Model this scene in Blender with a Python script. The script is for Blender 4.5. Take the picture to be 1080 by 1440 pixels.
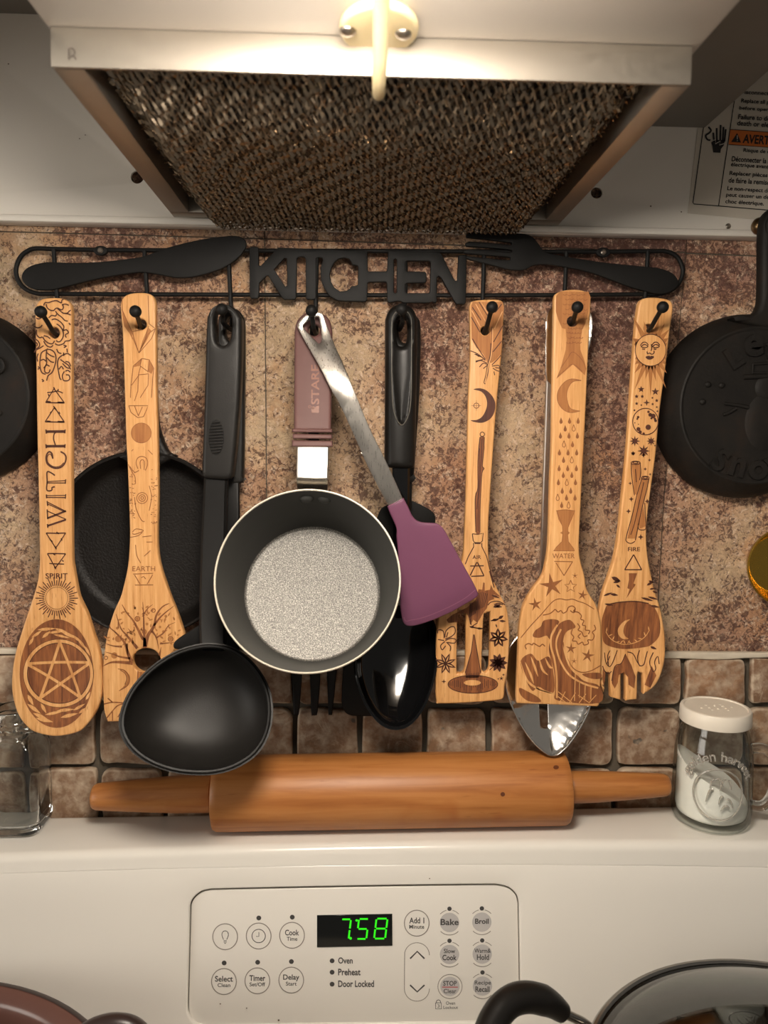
import bpy, bmesh, math, random
from mathutils import Vector, Matrix, geometry
random.seed(7)
sc = bpy.context.scene
COL = sc.collection
R = math.radians
for o in list(bpy.data.objects): bpy.data.objects.remove(o)

# ------------------------------------------------------------------ camera
FPX = 1082.0
CAM = Vector((0.0, -0.55, 1.45))
YAW, PITCH, ROLL = R(2.2), R(5.3), R(0.6)
fwd = Vector((math.sin(YAW)*math.cos(PITCH), math.cos(YAW)*math.cos(PITCH), -math.sin(PITCH)))
rgt = fwd.cross(Vector((0, 0, 1))).normalized()
up = rgt.cross(fwd).normalized()
# roll: the verticals lean a little in the photograph
rgt, up = (rgt*math.cos(ROLL) + up*math.sin(ROLL)), (up*math.cos(ROLL) - rgt*math.sin(ROLL))
cd = bpy.data.cameras.new('camera')
cam = bpy.data.objects.new('camera', cd); COL.objects.link(cam)
m = Matrix((rgt, up, -fwd)).transposed().to_4x4(); m.translation = CAM
cam.matrix_world = m
cd.sensor_fit = 'VERTICAL'; cd.sensor_height = 24.0; cd.sensor_width = 18.0
cd.lens = FPX/1440*24.0
cd.clip_start = 0.01; cd.clip_end = 20
cd.dof.use_dof = True; cd.dof.focus_distance = 0.535; cd.dof.aperture_fstop = 7.0
sc.camera = cam
# ------------------------------------------------------------------ world, exposure
w = bpy.data.worlds.new('world'); sc.world = w; w.use_nodes = True
bg = w.node_tree.nodes['Background']; bg.inputs[0].default_value = (1.0, 0.92, 0.82, 1); bg.inputs[1].default_value = 0.19
sc.view_settings.view_transform = 'Standard'; sc.view_settings.look = 'None'
sc.view_settings.gamma = 1; sc.view_settings.exposure = -0.07
LAMP_STRENGTH = 84.0
# unseen fill light, added left of the camera to brighten the hood's left side
ld_ = bpy.data.lights.new('left_fill', 'AREA'); ld_.shape = 'RECTANGLE'; ld_.size = .8; ld_.size_y = .9; ld_.energy = 14.0; ld_.color = (1.0, .93, .84)
lo_ = bpy.data.objects.new('left_fill', ld_); COL.objects.link(lo_); lo_.location = (-1.75, -1.05, 1.50)
lo_.rotation_euler = (Vector((-.1, 0, 1.5))-lo_.location).to_track_quat('-Z', 'Y').to_euler()

def ray(px, py):
    return fwd*FPX + rgt*(px-540.0) - up*(py-720.0)
def at(px, py, Y):
    d = ray(px, py); return CAM + d*((Y-CAM.y)/d.y)
def atz(px, py, Z):
    d = ray(px, py); return CAM + d*((Z-CAM.z)/d.z)
def onp(px, py, p0, n):
    d = ray(px, py); return CAM + d*((p0-CAM).dot(n)/d.dot(n))
def mm_px(p):                                   # metres per photograph pixel at a point
    return (p-CAM).dot(fwd)/FPX

# ------------------------------------------------------------------ materials
def lin(c):
    return tuple((x/255/12.92 if x/255 <= .04045 else ((x/255+.055)/1.055)**2.4) for x in c) + (1,)
class NT:
    def __init__(s, name):
        s.m = bpy.data.materials.new(name); s.m.use_nodes = True
        s.t = s.m.node_tree; s.b = s.t.nodes['Principled BSDF']
    def n(s, typ, **kw):
        nd = s.t.nodes.new(typ)
        for k, v in kw.items():
            if k in nd.inputs.keys() if isinstance(k, str) and k[0].isupper() else False: nd.inputs[k].default_value = v
            else: setattr(nd, k, v)
        return nd
    def l(s, a, b): s.t.links.new(a, b)
    def coord(s, scale=(1, 1, 1), kind='Object', loc=(0, 0, 0)):
        tc = s.n('ShaderNodeTexCoord'); mp = s.n('ShaderNodeMapping')
        mp.inputs['Scale'].default_value = scale; mp.inputs['Location'].default_value = loc
        s.l(tc.outputs[kind], mp.inputs[0]); return mp.outputs[0]
    def noise(s, vec, scale, detail=4, rough=.6, dist=0.0):
        nd = s.n('ShaderNodeTexNoise'); nd.inputs['Scale'].default_value = scale; nd.inputs['Detail'].default_value = detail
        nd.inputs['Roughness'].default_value = rough; nd.inputs['Distortion'].default_value = dist
        s.l(vec, nd.inputs['Vector']); return nd.outputs[0]
    def ramp(s, fac, stops):
        nd = s.n('ShaderNodeValToRGB'); e = nd.color_ramp.elements
        while len(e) < len(stops): e.new(.5)
        for x, (p, c) in zip(e, stops): x.position = p; x.color = c
        s.l(fac, nd.inputs[0]); return nd.outputs[0]
    def mix(s, fac, a, b, blend='MIX'):
        nd = s.n('ShaderNodeMix'); nd.data_type = 'RGBA'; nd.blend_type = blend
        for i, v in ((0, fac), (6, a), (7, b)):
            if hasattr(v, 'node'): s.l(v, nd.inputs[i])
            else: nd.inputs[i].default_value = v
        return nd.outputs[2]
    def bump(s, h, strength=.3, dist=.001):
        nd = s.n('ShaderNodeBump'); nd.inputs['Strength'].default_value = strength; nd.inputs['Distance'].default_value = dist
        s.l(h, nd.inputs['Height']); s.l(nd.outputs[0], s.b.inputs['Normal'])
    def set(s, col=None, rough=None, metal=None, **kw):
        if col is not None:
            if hasattr(col, 'node'): s.l(col, s.b.inputs['Base Color'])
            else: s.b.inputs['Base Color'].default_value = col
        if rough is not None:
            if hasattr(rough, 'node'): s.l(rough, s.b.inputs['Roughness'])
            else: s.b.inputs['Roughness'].default_value = rough
        if metal is not None: s.b.inputs['Metallic'].default_value = metal
        for k, v in kw.items(): s.b.inputs[k.replace('_', ' ')].default_value = v
        return s.m
WH = (1, 1, 1, 1); BK = (0, 0, 0, 1)
def simple(name, col, rough=.5, metal=0, var=.12, nscale=60, bump=0, bscale=400, **kw):
    t = NT(name); v = t.coord()
    f = t.noise(v, nscale, 4)
    c = t.mix(f, tuple(x*(1-var) for x in col[:3])+(1,), tuple(min(1, x*(1+var)) for x in col[:3])+(1,))
    if bump: t.bump(t.noise(v, bscale, 3), bump, .0006)
    return t.set(c, rough, metal, **kw)

M = {}
def vinyl():
    t = NT('stone look vinyl'); v = t.coord()
    big = t.noise(v, 8, 3, .55, .4)
    mid = t.noise(v, 42, 5, .65, .3)
    base = t.ramp(big, [(.28, lin((206, 182, 150))), (.42, lin((216, 186, 150))), (.52, lin((204, 162, 128))), (.66, lin((176, 134, 114)))])
    base = t.mix(t.ramp(t.noise(v, 15, 4, .6, 1.2), [(.54, BK), (.70, (.6, .6, .6, 1))]), base, lin((204, 146, 98)))
    base = t.mix(t.ramp(t.noise(v, 240, 4, .7, .5), [(.42, BK), (.64, (.55, .55, .55, 1))]), base, lin((150, 112, 88)))
    pale = t.ramp(t.noise(v, 240, 4, .65, .6), [(.54, BK), (.62, (.8, .8, .8, 1))])
    c = t.mix(pale, base, lin((232, 206, 178)))
    def lift(sp, k1, k2):
        th = t.n('ShaderNodeMath', operation='MULTIPLY_ADD'); t.l(big, th.inputs[0]); th.inputs[1].default_value = k1; th.inputs[2].default_value = -k1*.5
        add = t.n('ShaderNodeMath', operation='ADD'); t.l(sp, add.inputs[0]); t.l(th.outputs[0], add.inputs[1])
        m2 = t.n('ShaderNodeMath', operation='MULTIPLY_ADD'); t.l(mid, m2.inputs[0]); m2.inputs[1].default_value = k2; m2.inputs[2].default_value = -k2*.5
        ad2 = t.n('ShaderNodeMath', operation='ADD'); t.l(add.outputs[0], ad2.inputs[0]); t.l(m2.outputs[0], ad2.inputs[1]); return ad2.outputs[0]
    sp = lift(t.noise(v, 250, 5, .72, 1.0), .32, .40)
    c = t.mix(t.ramp(sp, [(.51, BK), (.57, (.8, .8, .8, 1))]), c, lin((86, 54, 46)))
    sp2 = lift(t.noise(v, 420, 4, .7, .6), .30, .30)
    c = t.mix(t.ramp(sp2, [(.56, BK), (.61, (.85, .85, .85, 1))]), c, lin((92, 58, 46)))
    h = t.noise(v, 170, 5, .7, 1.8)
    t.bump(h, 1.0, .0026)
    return t.set(c, .30)
M['vinyl'] = vinyl()
def stone():
    t = NT('tumbled stone'); v = t.coord()
    oi = t.n('ShaderNodeObjectInfo')
    off = t.n('ShaderNodeVectorMath', operation='MULTIPLY_ADD')
    t.l(oi.outputs['Random'], off.inputs[0]); off.inputs[1].default_value = (3, 3, 3); t.l(v, off.inputs[2])
    vv = off.outputs[0]
    base = t.ramp(oi.outputs['Random'], [(0, lin((158, 118, 86))), (.3, lin((138, 104, 78))), (.55, lin((166, 126, 90))), (.75, lin((144, 114, 90))), (.88, lin((160, 124, 92))), (1, lin((150, 134, 88)))])
    base = t.mix(t.ramp(t.noise(vv, 40, 6, .72, .5), [(.35, BK), (.68, WH)]), base, lin((118, 90, 68)))
    base = t.mix(t.ramp(t.noise(vv, 160, 5, .7, .4), [(.45, BK), (.65, (.6, .6, .6, 1))]), base, lin((122, 92, 70)))
    veins = t.ramp(t.noise(vv, 55, 6, .7, 1.1), [(.56, BK), (.68, (.6, .6, .6, 1))])
    c = t.mix(veins, base, lin((204, 184, 160)))
    pits = t.ramp(t.noise(vv, 75, 2, .5, .3), [(.72, BK), (.74, WH)])
    c = t.mix(pits, c, lin((84, 74, 64)))
    geo = t.n('ShaderNodeNewGeometry')
    rough = t.noise(vv, 120, 3)
    e = t.n('ShaderNodeMath', operation='MULTIPLY_ADD'); t.l(rough, e.inputs[0]); e.inputs[1].default_value = .10; t.l(geo.outputs['Pointiness'], e.inputs[2])
    c = t.mix(t.ramp(e.outputs[0], [(.565, BK), (.60, (.7, .7, .7, 1))]), c, lin((206, 188, 164)))
    t.bump(t.noise(vv, 110, 6, .7, .5), .6, .0016)
    return t.set(c, .5)
M['stone'] = stone()
M['grout'] = simple('grey grout', lin((92, 84, 72)), .9, bump=.5, bscale=900)
M['caulk'] = simple('old caulk', lin((206, 194, 174)), .7, var=.25, nscale=90, bump=.4)
def bamboo():
    t = NT('bamboo'); v = t.coord((1, 1, .035))
    f = t.noise(v, 400, 5, .75)
    c = t.ramp(f, [(.30, lin((166, 106, 54))), (.44, lin((214, 158, 98))), (.55, lin((224, 170, 110))), (.72, lin((244, 198, 140)))])
    v2 = t.coord((1, 1, .1))
    d = t.ramp(t.noise(v2, 900, 2, .5), [(.66, BK), (.74, (.55, .55, .55, 1))])
    c = t.mix(d, c, lin((150, 92, 46)))
    b = t.ramp(t.noise(t.coord(), 14, 2), [(.3, BK), (.7, WH)])
    c = t.mix(b, c, t.mix(.35, c, lin((196, 132, 70))))
    t.bump(f, .12, .0004)
    return t.set(c, .45)
M['bamboo'] = bamboo()
def burn(name, a, b):
    t = NT(name); v = t.coord((1, 1, .05))
    c = t.ramp(t.noise(v, 380, 4, .7), [(.32, lin(a)), (.68, lin(b))])
    return t.set(c, .65)
M['burn'] = burn('burned line', (62, 28, 14), (86, 42, 22))
M['burn_mid'] = burn('burned shade', (92, 46, 20), (160, 98, 52))
M['burn_light'] = burn('lightly burned shade', (150, 92, 46), (182, 122, 66))
M['burn_soft'] = burn('lightly burned line', (126, 74, 36), (150, 92, 48))
def pinwood():
    t = NT('varnished maple'); v = t.coord((.06, 1, 1))
    f = t.noise(v, 160, 4, .6, .5)
    c = t.ramp(f, [(.28, lin((142, 84, 38))), (.5, lin((168, 108, 56))), (.74, lin((180, 122, 68)))])
    streak = t.ramp(t.noise(t.coord((.1, 1, 1)), 420, 3), [(.66, BK), (.74, (.5, .5, .5, 1))])
    c = t.mix(streak, c, lin((122, 66, 26)))
    k = t.ramp(t.noise(t.coord(), 24, 2, .5, .6), [(.62, BK), (.78, (.7, .7, .7, 1))])
    c = t.mix(k, c, lin((150, 80, 30)))
    return t.set(c, .42, Specular_IOR_Level=.4)
M['pinwood'] = pinwood()
M['knot'] = simple('wood knot', lin((92, 46, 20)), .4, var=.4, nscale=300)
M['blackmetal'] = simple('black powder coat', lin((21, 20, 19)), .55, var=.2, nscale=120, bump=.12, bscale=1500, Specular_IOR_Level=.2)
M['nylon'] = simple('black nylon', lin((30, 28, 26)), .45, var=.15, bump=.12, bscale=1600, Specular_IOR_Level=.3)
M['nylondark'] = simple('black nylon shaft', lin((20, 19, 18)), .45, var=.15, bump=.1, bscale=1500, Specular_IOR_Level=.25)
M['gloss'] = simple('glossy black melamine', lin((12, 12, 13)), .06, var=.1)
M['glossedge'] = simple('paler groove edge', lin((92, 88, 80)), .35, var=.1)  # outline of the handle's groove, paler than the handle
M['satin'] = simple('satin black handle', lin((22, 20, 18)), .38, var=.15, Specular_IOR_Level=.3)
def iron():
    t = NT('cast iron'); v = t.coord()
    c = t.mix(t.noise(v, 60, 5), lin((16, 14, 13)), lin((28, 24, 21)))
    t.bump(t.noise(v, 650, 3, .6), .55, .0008)
    return t.set(c, .5, 0, Specular_IOR_Level=.3)
M['iron'] = iron()
def oldiron():
    t = NT('old seasoned iron'); v = t.coord()
    c = t.ramp(t.noise(v, 40, 5), [(.3, lin((22, 20, 18))), (.55, lin((30, 27, 24))), (.8, lin((42, 32, 25)))])
    t.bump(t.noise(v, 500, 4, .6), .35, .0006)
    return t.set(c, .6, 0, Specular_IOR_Level=.2)
M['oldiron'] = oldiron()
def steel(name, col, r0, r1, sx=1, sz=1):
    t = NT(name); v = t.coord((sx, sx, sz))
    f = t.noise(v, 300, 4, .6)
    rg = t.n('ShaderNodeMapRange'); t.l(f, rg.inputs[0]); rg.inputs[3].default_value = r0; rg.inputs[4].default_value = r1
    c = t.mix(f, tuple(x*.9 for x in col[:3])+(1,), col)
    return t.set(c, rg.outputs[0], 1.0)
M['steel'] = steel('brushed steel', lin((196, 190, 182)), .22, .36, 6, .3)
M['chrome'] = steel('polished steel', lin((220, 216, 210)), .14, .24)
M['bracket'] = steel('satin steel bracket', lin((232, 228, 222)), .26, .36)
M['alu'] = steel('bare aluminium', lin((178, 170, 158)), .42, .58)
M['mesh'] = steel('greasy aluminium mesh', lin((156, 140, 120)), .22, .38)
M['meshback'] = simple('dark mesh core', lin((44, 37, 31)), .6, var=.5, nscale=500, bump=.8, bscale=700)  # dark backing sheet behind the mesh wires
def nonstick(name, a, b, r):
    t = NT(name); v = t.coord()
    vo = t.n('ShaderNodeTexNoise'); vo.inputs['Scale'].default_value = 1500; vo.inputs['Detail'].default_value = 2
    t.l(v, vo.inputs['Vector'])
    c = t.ramp(vo.outputs[0], [(.35, lin(a)), (.55, lin(tuple((x+y)//2 for x, y in zip(a, b)))), (.68, lin(b))])
    t.bump(vo.outputs[0], .25, .0004)
    return t.set(c, r, .35)
M['nonstick'] = nonstick('grey speckled nonstick', (74, 72, 68), (150, 146, 138), .42)
M['nonwall'] = simple('grey nonstick wall', lin((74, 74, 71)), .42, .2, var=.08)
M['panout'] = simple('pan outside enamel', lin((70, 66, 64)), .35)
M['cream'] = simple('cream rim', lin((226, 216, 196)), .3, var=.05)
M['mauve'] = simple('mauve silicone', lin((98, 66, 62)), .6, var=.06)
M['mauvedark'] = simple('embossed mauve silicone', lin((122, 76, 58)), .45, var=.1)
M['purple'] = simple('purple silicone', lin((114, 66, 92)), .45, var=.06)
M['purpleedge'] = simple('purple silicone edge', lin((138, 88, 112)), .42, var=.08)
M['enamel'] = simple('white enamel', lin((224, 219, 210)), .22, var=.02, nscale=12)
M['panel'] = simple('control panel white', lin((222, 217, 208)), .30, var=.02, nscale=14)
M['speck'] = simple('dirt speck', lin((96, 80, 64)), .7)
M['print'] = simple('grey print', lin((66, 64, 62)), .5, var=.05)
M['ring'] = simple('pale grey print', lin((136, 129, 120)), .5, var=.05)
M['grey'] = simple('grey key', lin((182, 178, 175)), .45, var=.03)
M['red'] = simple('red print', lin((170, 40, 44)), .5)
M['dispblack'] = simple('display glass', lin((8, 10, 8)), .12)
M['gap'] = simple('dark gap', lin((128, 120, 108)), .7)
def emis(name, col, st):
    t = NT(name); t.set(BK, .5); t.b.inputs['Emission Color'].default_value = col; t.b.inputs['Emission Strength'].default_value = st
    return t.m
M['led'] = emis('green led', lin((50, 255, 20)), 1.0)
M['lamp'] = emis('lit lamp lens', (1.0, .90, .78, 1), LAMP_STRENGTH)
def glass(name, col, rough=0.0):
    t = NT(name); t.set(col, rough, 0, Transmission_Weight=1.0, IOR=1.46)
    return t.m
def thinglass(name, tint, edge):
    """clear jar glass: looks through to what is behind, reflects by Fresnel, darker where the wall is seen edge on"""
    t = NT(name); out = t.t.nodes['Material Output']; t.t.nodes.remove(t.b)
    lw = t.n('ShaderNodeLayerWeight'); lw.inputs[0].default_value = .35
    tr = t.n('ShaderNodeBsdfTransparent'); gl = t.n('ShaderNodeBsdfGlossy'); gl.inputs['Roughness'].default_value = .03
    lw.inputs[0].default_value = .5
    t.l(t.ramp(lw.outputs['Facing'], [(.45, tint), (.93, edge)]), tr.inputs[0])
    fr = t.n('ShaderNodeMapRange'); fr.inputs[3].default_value = .035; fr.inputs[4].default_value = .75
    pw = t.n('ShaderNodeMath', operation='POWER'); t.l(lw.outputs['Facing'], pw.inputs[0]); pw.inputs[1].default_value = 4.5; t.l(pw.outputs[0], fr.inputs[0])
    mx = t.n('ShaderNodeMixShader'); t.l(fr.outputs[0], mx.inputs[0]); t.l(tr.outputs[0], mx.inputs[1]); t.l(gl.outputs[0], mx.inputs[2])
    t.l(mx.outputs[0], out.inputs[0]); return t.m
M['glass'] = thinglass('clear jar glass', (.975, .985, .975, 1), (.42, .46, .43, 1))
M['solidglass'] = glass('solid clear glass', (.96, .98, .97, 1))
M['lidglass'] = glass('smoked lid glass', (.62, .64, .62, 1))
M['frosted'] = simple('raised glass marks', lin((214, 208, 198)), .15, Transmission_Weight=.7, IOR=1.46)
M['salt'] = simple('salt', lin((244, 240, 232)), .85, var=.04, nscale=500, bump=.5, bscale=2500)
M['plastic'] = simple('white plastic', lin((226, 216, 200)), .38, var=.03)
M['hole'] = simple('dark hole', lin((60, 52, 46)), .8)
M['hood'] = simple('hood paint', lin((224, 218, 208)), .38, var=.04, nscale=14)
M['hooddim'] = simple('dimmed hood paint', lin((186, 178, 168)), .42, var=.05, nscale=14)  # hood paint again, darkened so the lamp-lit housing comes out dimmer
M['hooddark'] = simple('grey hood housing', lin((120, 114, 106)), .5, var=.06)
M['clip'] = simple('yellowed nylon', lin((226, 208, 164)), .45, var=.05, Subsurface_Weight=.2, Subsurface_Radius=(.004, .003, .0015))
M['screw'] = steel('screw metal', lin((170, 160, 148)), .25, .4)
M['sticker'] = simple('warning label paper', lin((198, 190, 176)), .45, var=.03)
M['ink'] = simple('black ink', lin((26, 24, 26)), .5)
M['orange'] = simple('orange ink', lin((206, 110, 42)), .5, var=.04)
M['brass'] = steel('antique brass', lin((132, 108, 78)), .25, .4)
M['gold'] = steel('gold tinted steel', lin((186, 150, 66)), .18, .32)
M['brownpot'] = simple('amber brown enamel', lin((98, 68, 60)), .25, var=.12)
M['brownrim'] = simple('brown pot rim', lin((50, 37, 34)), .35)
M['potsteel'] = steel('pot steel', lin((150, 146, 140)), .15, .3)
M['cast'] = simple('floor vinyl', lin((120, 104, 86)), .6)
M['cooktop'] = simple('cooktop enamel', lin((214, 206, 194)), .25, var=.03)

# ------------------------------------------------------------------ mesh helpers
ORG = {}
def tag(o, label=None, cat=None, group=None, kind=None):
    if label: o['label'] = label
    if cat: o['category'] = cat
    if group: o['group'] = group
    if kind: o['kind'] = kind
    return o
def thing(name, loc, label, cat, group=None):
    o = bpy.data.objects.new(name, None); COL.objects.link(o); o.location = loc; o.empty_display_size = .02
    ORG[o.name] = Vector(loc); return tag(o, label, cat, group)
def mk(name, verts, faces, mat, parent=None, smooth=True, angle=40, org=None, weld=True):
    base = ORG[parent.name] if parent else (Vector(org) if org is not None else Vector((0, 0, 0)))
    bm = bmesh.new()
    vs = [bm.verts.new(Vector(v)-base) for v in verts]
    for f in faces:
        try: bm.faces.new([vs[i] for i in f])
        except ValueError: pass
    if weld:
        bmesh.ops.remove_doubles(bm, verts=bm.verts, dist=2e-6)
        bmesh.ops.recalc_face_normals(bm, faces=bm.faces)
    me = bpy.data.meshes.new(name); bm.to_mesh(me); bm.free()
    for p in me.polygons: p.use_smooth = smooth
    if smooth: me.set_sharp_from_angle(angle=R(angle))
    me.materials.append(M[mat] if isinstance(mat, str) else mat)
    o = bpy.data.objects.new(name, me); COL.objects.link(o)
    if parent: o.parent = parent
    else: o.location = base
    ORG[o.name] = base
    return o
def join(*geos):
    V, F = [], []
    for v, f in geos:
        k = len(V); V += list(v); F += [tuple(i+k for i in q) for q in f]
    return V, F
def sm(pts, n=5, closed=True):
    """Catmull-Rom through the points; a point given twice in a row is a corner."""
    P = []; corner = []
    for p in pts:
        if P and abs(P[-1][0]-p[0]) < 1e-9 and abs(P[-1][1]-p[1]) < 1e-9: corner[-1] = True
        else: P.append(tuple(p)); corner.append(False)
    N = len(P); out = []
    rng = range(N) if closed else range(N-1)
    for i in rng:
        p1, p2 = P[i], P[(i+1) % N]
        p0 = P[i-1] if (closed or i > 0) else p1
        p3 = P[(i+2) % N] if (closed or i+2 < N) else p2
        if corner[i]: p0 = p1
        if corner[(i+1) % N]: p3 = p2
        if corner[i] and corner[(i+1) % N]: out.append(p1); continue
        for k in range(n):
            t = k/n; t2 = t*t; t3 = t2*t
            out.append(tuple(.5*((2*b)+(-a+c)*t+(2*a-5*b+4*c-d)*t2+(-a+3*b-3*c+d)*t3) for a, b, c, d in zip(p0, p1, p2, p3)))
    if not closed: out.append(P[-1])
    return out
def area2(P): return .5*sum(P[i-1][0]*P[i][1]-P[i][0]*P[i-1][1] for i in range(len(P)))
def inside(p, P):
    x, y = p; c = False; j = len(P)-1
    for i in range(len(P)):
        if (P[i][1] > y) != (P[j][1] > y) and x < (P[j][0]-P[i][0])*(y-P[i][1])/(P[j][1]-P[i][1])+P[i][0]: c = not c
        j = i
    return c
def inset(P, d):                                # interior is on the left of the direction of travel
    N = len(P); out = []
    for i in range(N):
        a, b, c = P[i-1], P[i], P[(i+1) % N]
        e1 = Vector((b[0]-a[0], b[1]-a[1])); e2 = Vector((c[0]-b[0], c[1]-b[1]))
        if e1.length < 1e-9 or e2.length < 1e-9: out.append(b); continue
        e1.normalize(); e2.normalize()
        n1 = Vector((-e1.y, e1.x)); n2 = Vector((-e2.y, e2.x)); n = n1+n2
        if n.length < .2: n = n1
        n.normalize(); k = d/max(.5, n.dot(n1))
        out.append((b[0]+n.x*k, b[1]+n.y*k))
    return out
def cdt(outline, holes=(), step=None):
    loops = [outline]+list(holes)
    V = []; E = []
    for L in loops:
        k = len(V); V += [Vector((p[0]*1000, p[1]*1000)) for p in L]; E += [(k+i, k+(i+1) % len(L)) for i in range(len(L))]
    if step:
        xs = [p[0] for p in outline]; ys = [p[1] for p in outline]
        ny = int((max(ys)-min(ys))/step)+1; nx = int((max(xs)-min(xs))/step)+1
        for j in range(ny):
            for i in range(nx):
                p = (min(xs)+(i+.5+.5*(j % 2))*step, min(ys)+(j+.5)*step)
                if inside(p, outline) and not any(inside(p, h) for h in holes):
                    if min((p[0]-q[0])**2+(p[1]-q[1])**2 for L in loops for q in L) > (step*.4)**2: V.append(Vector((p[0]*1000, p[1]*1000)))
    r = geometry.delaunay_2d_cdt(V, E, [], 0, 1e-5)
    v = [(p.x/1000, p.y/1000) for p in r[0]]; F = []
    for f in r[2]:
        c = (sum(v[i][0] for i in f)/len(f), sum(v[i][1] for i in f)/len(f))
        if inside(c, outline) and not any(inside(c, h) for h in holes): F.append(tuple(f))
    return v, F
def slab_geo(outline, holes, mp, thick, r=.001, dent=None, step=None, seg=3, dback=True):
    """outline/holes: 2D lists (u, v); mp(u, v, depth) -> Vector, depth grows away from the viewer."""
    if area2(outline) < 0: outline = outline[::-1]
    holes = [h[::-1] if area2(h) > 0 else h for h in holes]
    dent = dent or (lambda u, v: 0.0)
    V, F = [], []
    ks = [(r*(1-math.sin(k/seg*math.pi/2)), r*(1-math.cos(k/seg*math.pi/2))) for k in range(seg+1)]
    prof = ks + [(i, thick-d) for i, d in reversed(ks)]
    for L in [outline]+holes:
        b0 = len(V); N = len(L)
        for (ins, dep) in prof:
            for (u, v) in inset(L, ins): V.append(mp(u, v, dep+dent(u, v)))
        for k in range(len(prof)-1):
            for i in range(N):
                j = (i+1) % N; F.append((b0+k*N+i, b0+k*N+j, b0+(k+1)*N+j, b0+(k+1)*N+i))
    v, f = cdt(inset(outline, r), [inset(h, r) for h in holes], step)
    k = len(V); V += [mp(a, b, dent(a, b)) for a, b in v]; F += [tuple(i+k for i in q) for q in f]
    k = len(V); V += [mp(a, b, thick+dent(a, b)) for a, b in v]; F += [tuple(i+k for i in reversed(q)) for q in f]
    return V, F
def XZ(Y):
    return lambda u, v, d: Vector((u, Y+d, v))
def pxl(pts, Y):                                # photograph outline to metres on the vertical plane at depth Y
    return [(lambda p: (p.x, p.z))(at(x, y, Y)) for x, y in pts]
def slab(name, outline, Y, thick, mat, parent, holes=(), r=.001, dent=None, step=None, seg=3, org=None):
    V, F = slab_geo(pxl(outline, Y), [pxl(h, Y) for h in holes], XZ(Y), thick, r, dent, step, seg)
    return mk(name, V, F, mat, parent, org=org)
def tube_geo(pts, rad, seg=10, cap=True, flat=1.0, closed=False):
    P = [Vector(p) for p in pts]; N = len(P)
    rr = rad if isinstance(rad, (list, tuple)) else [rad]*N
    V, F = [], []; prev = None
    for i in range(N):
        if closed: t = (P[(i+1) % N]-P[i-1]).normalized()
        else: t = (P[min(i+1, N-1)]-P[max(i-1, 0)]).normalized()
        if prev is None:
            a = Vector((0, 0, 1)) if abs(t.z) < .8 else Vector((0, 1, 0))
            u = t.cross(a).normalized()
        else:
            u = (prev-t*prev.dot(t)).normalized()
        prev = u; v = t.cross(u)
        for k in range(seg):
            a = 2*math.pi*k/seg; V.append(P[i]+u*(rr[i]*math.cos(a))+v*(rr[i]*flat*math.sin(a)))
    for i in range(N if closed else N-1):
        for k in range(seg):
            j = (k+1) % seg; i2 = (i+1) % N
            F.append((i*seg+k, i*seg+j, i2*seg+j, i2*seg+k))
    if cap and not closed:
        F.append(tuple(range(seg))[::-1]); F.append(tuple((N-1)*seg+k for k in range(seg)))
    return V, F
def lathe_geo(c, axis, prof, seg=48, xref=None, ell=1.0):
    c = Vector(c); a = Vector(axis).normalized()
    u = Vector(xref) if xref is not None else (Vector((1, 0, 0)) if abs(a.x) < .9 else Vector((0, 0, 1)))
    u = (u-a*u.dot(a)).normalized(); v = a.cross(u)
    V, F = [], []; rings = []
    for r, h in prof:
        if r < 1e-7: V.append(c+a*h); rings.append([len(V)-1]*seg)
        else:
            k = len(V)
            V += [c+a*h+u*(r*math.cos(2*math.pi*i/seg))+v*(r*ell*math.sin(2*math.pi*i/seg)) for i in range(seg)]
            rings.append(list(range(k, k+seg)))
    for A, B in zip(rings, rings[1:]):
        for i in range(seg):
            j = (i+1) % seg; q = []
            for x in (A[i], A[j], B[j], B[i]):
                if x not in q: q.append(x)
            if len(q) > 2: F.append(tuple(q))
    return V, F
def ball_geo(c, r, seg=16, n=10):
    return lathe_geo(c, (0, 0, 1), [(r*math.sin(math.pi*k/n), -r*math.cos(math.pi*k/n)) for k in range(n+1)], seg)
def box_geo(x0, x1, y0, y1, z0, z1, b=0.0):
    V = [Vector((x, y, z)) for x in (x0, x1) for y in (y0, y1) for z in (z0, z1)]
    F = [(0, 1, 3, 2), (4, 6, 7, 5), (0, 4, 5, 1), (2, 3, 7, 6), (0, 2, 6, 4), (1, 5, 7, 3)]
    if b:
        bm = bmesh.new(); vs = [bm.verts.new(v) for v in V]
        for f in F: bm.faces.new([vs[i] for i in f])
        bmesh.ops.bevel(bm, geom=bm.edges[:], offset=b, segments=2, affect='EDGES', profile=.5)
        bm.verts.index_update(); V = [v.co.copy() for v in bm.verts]; F = [tuple(v.index for v in f.verts) for f in bm.faces]; bm.free()
    return V, F
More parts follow.
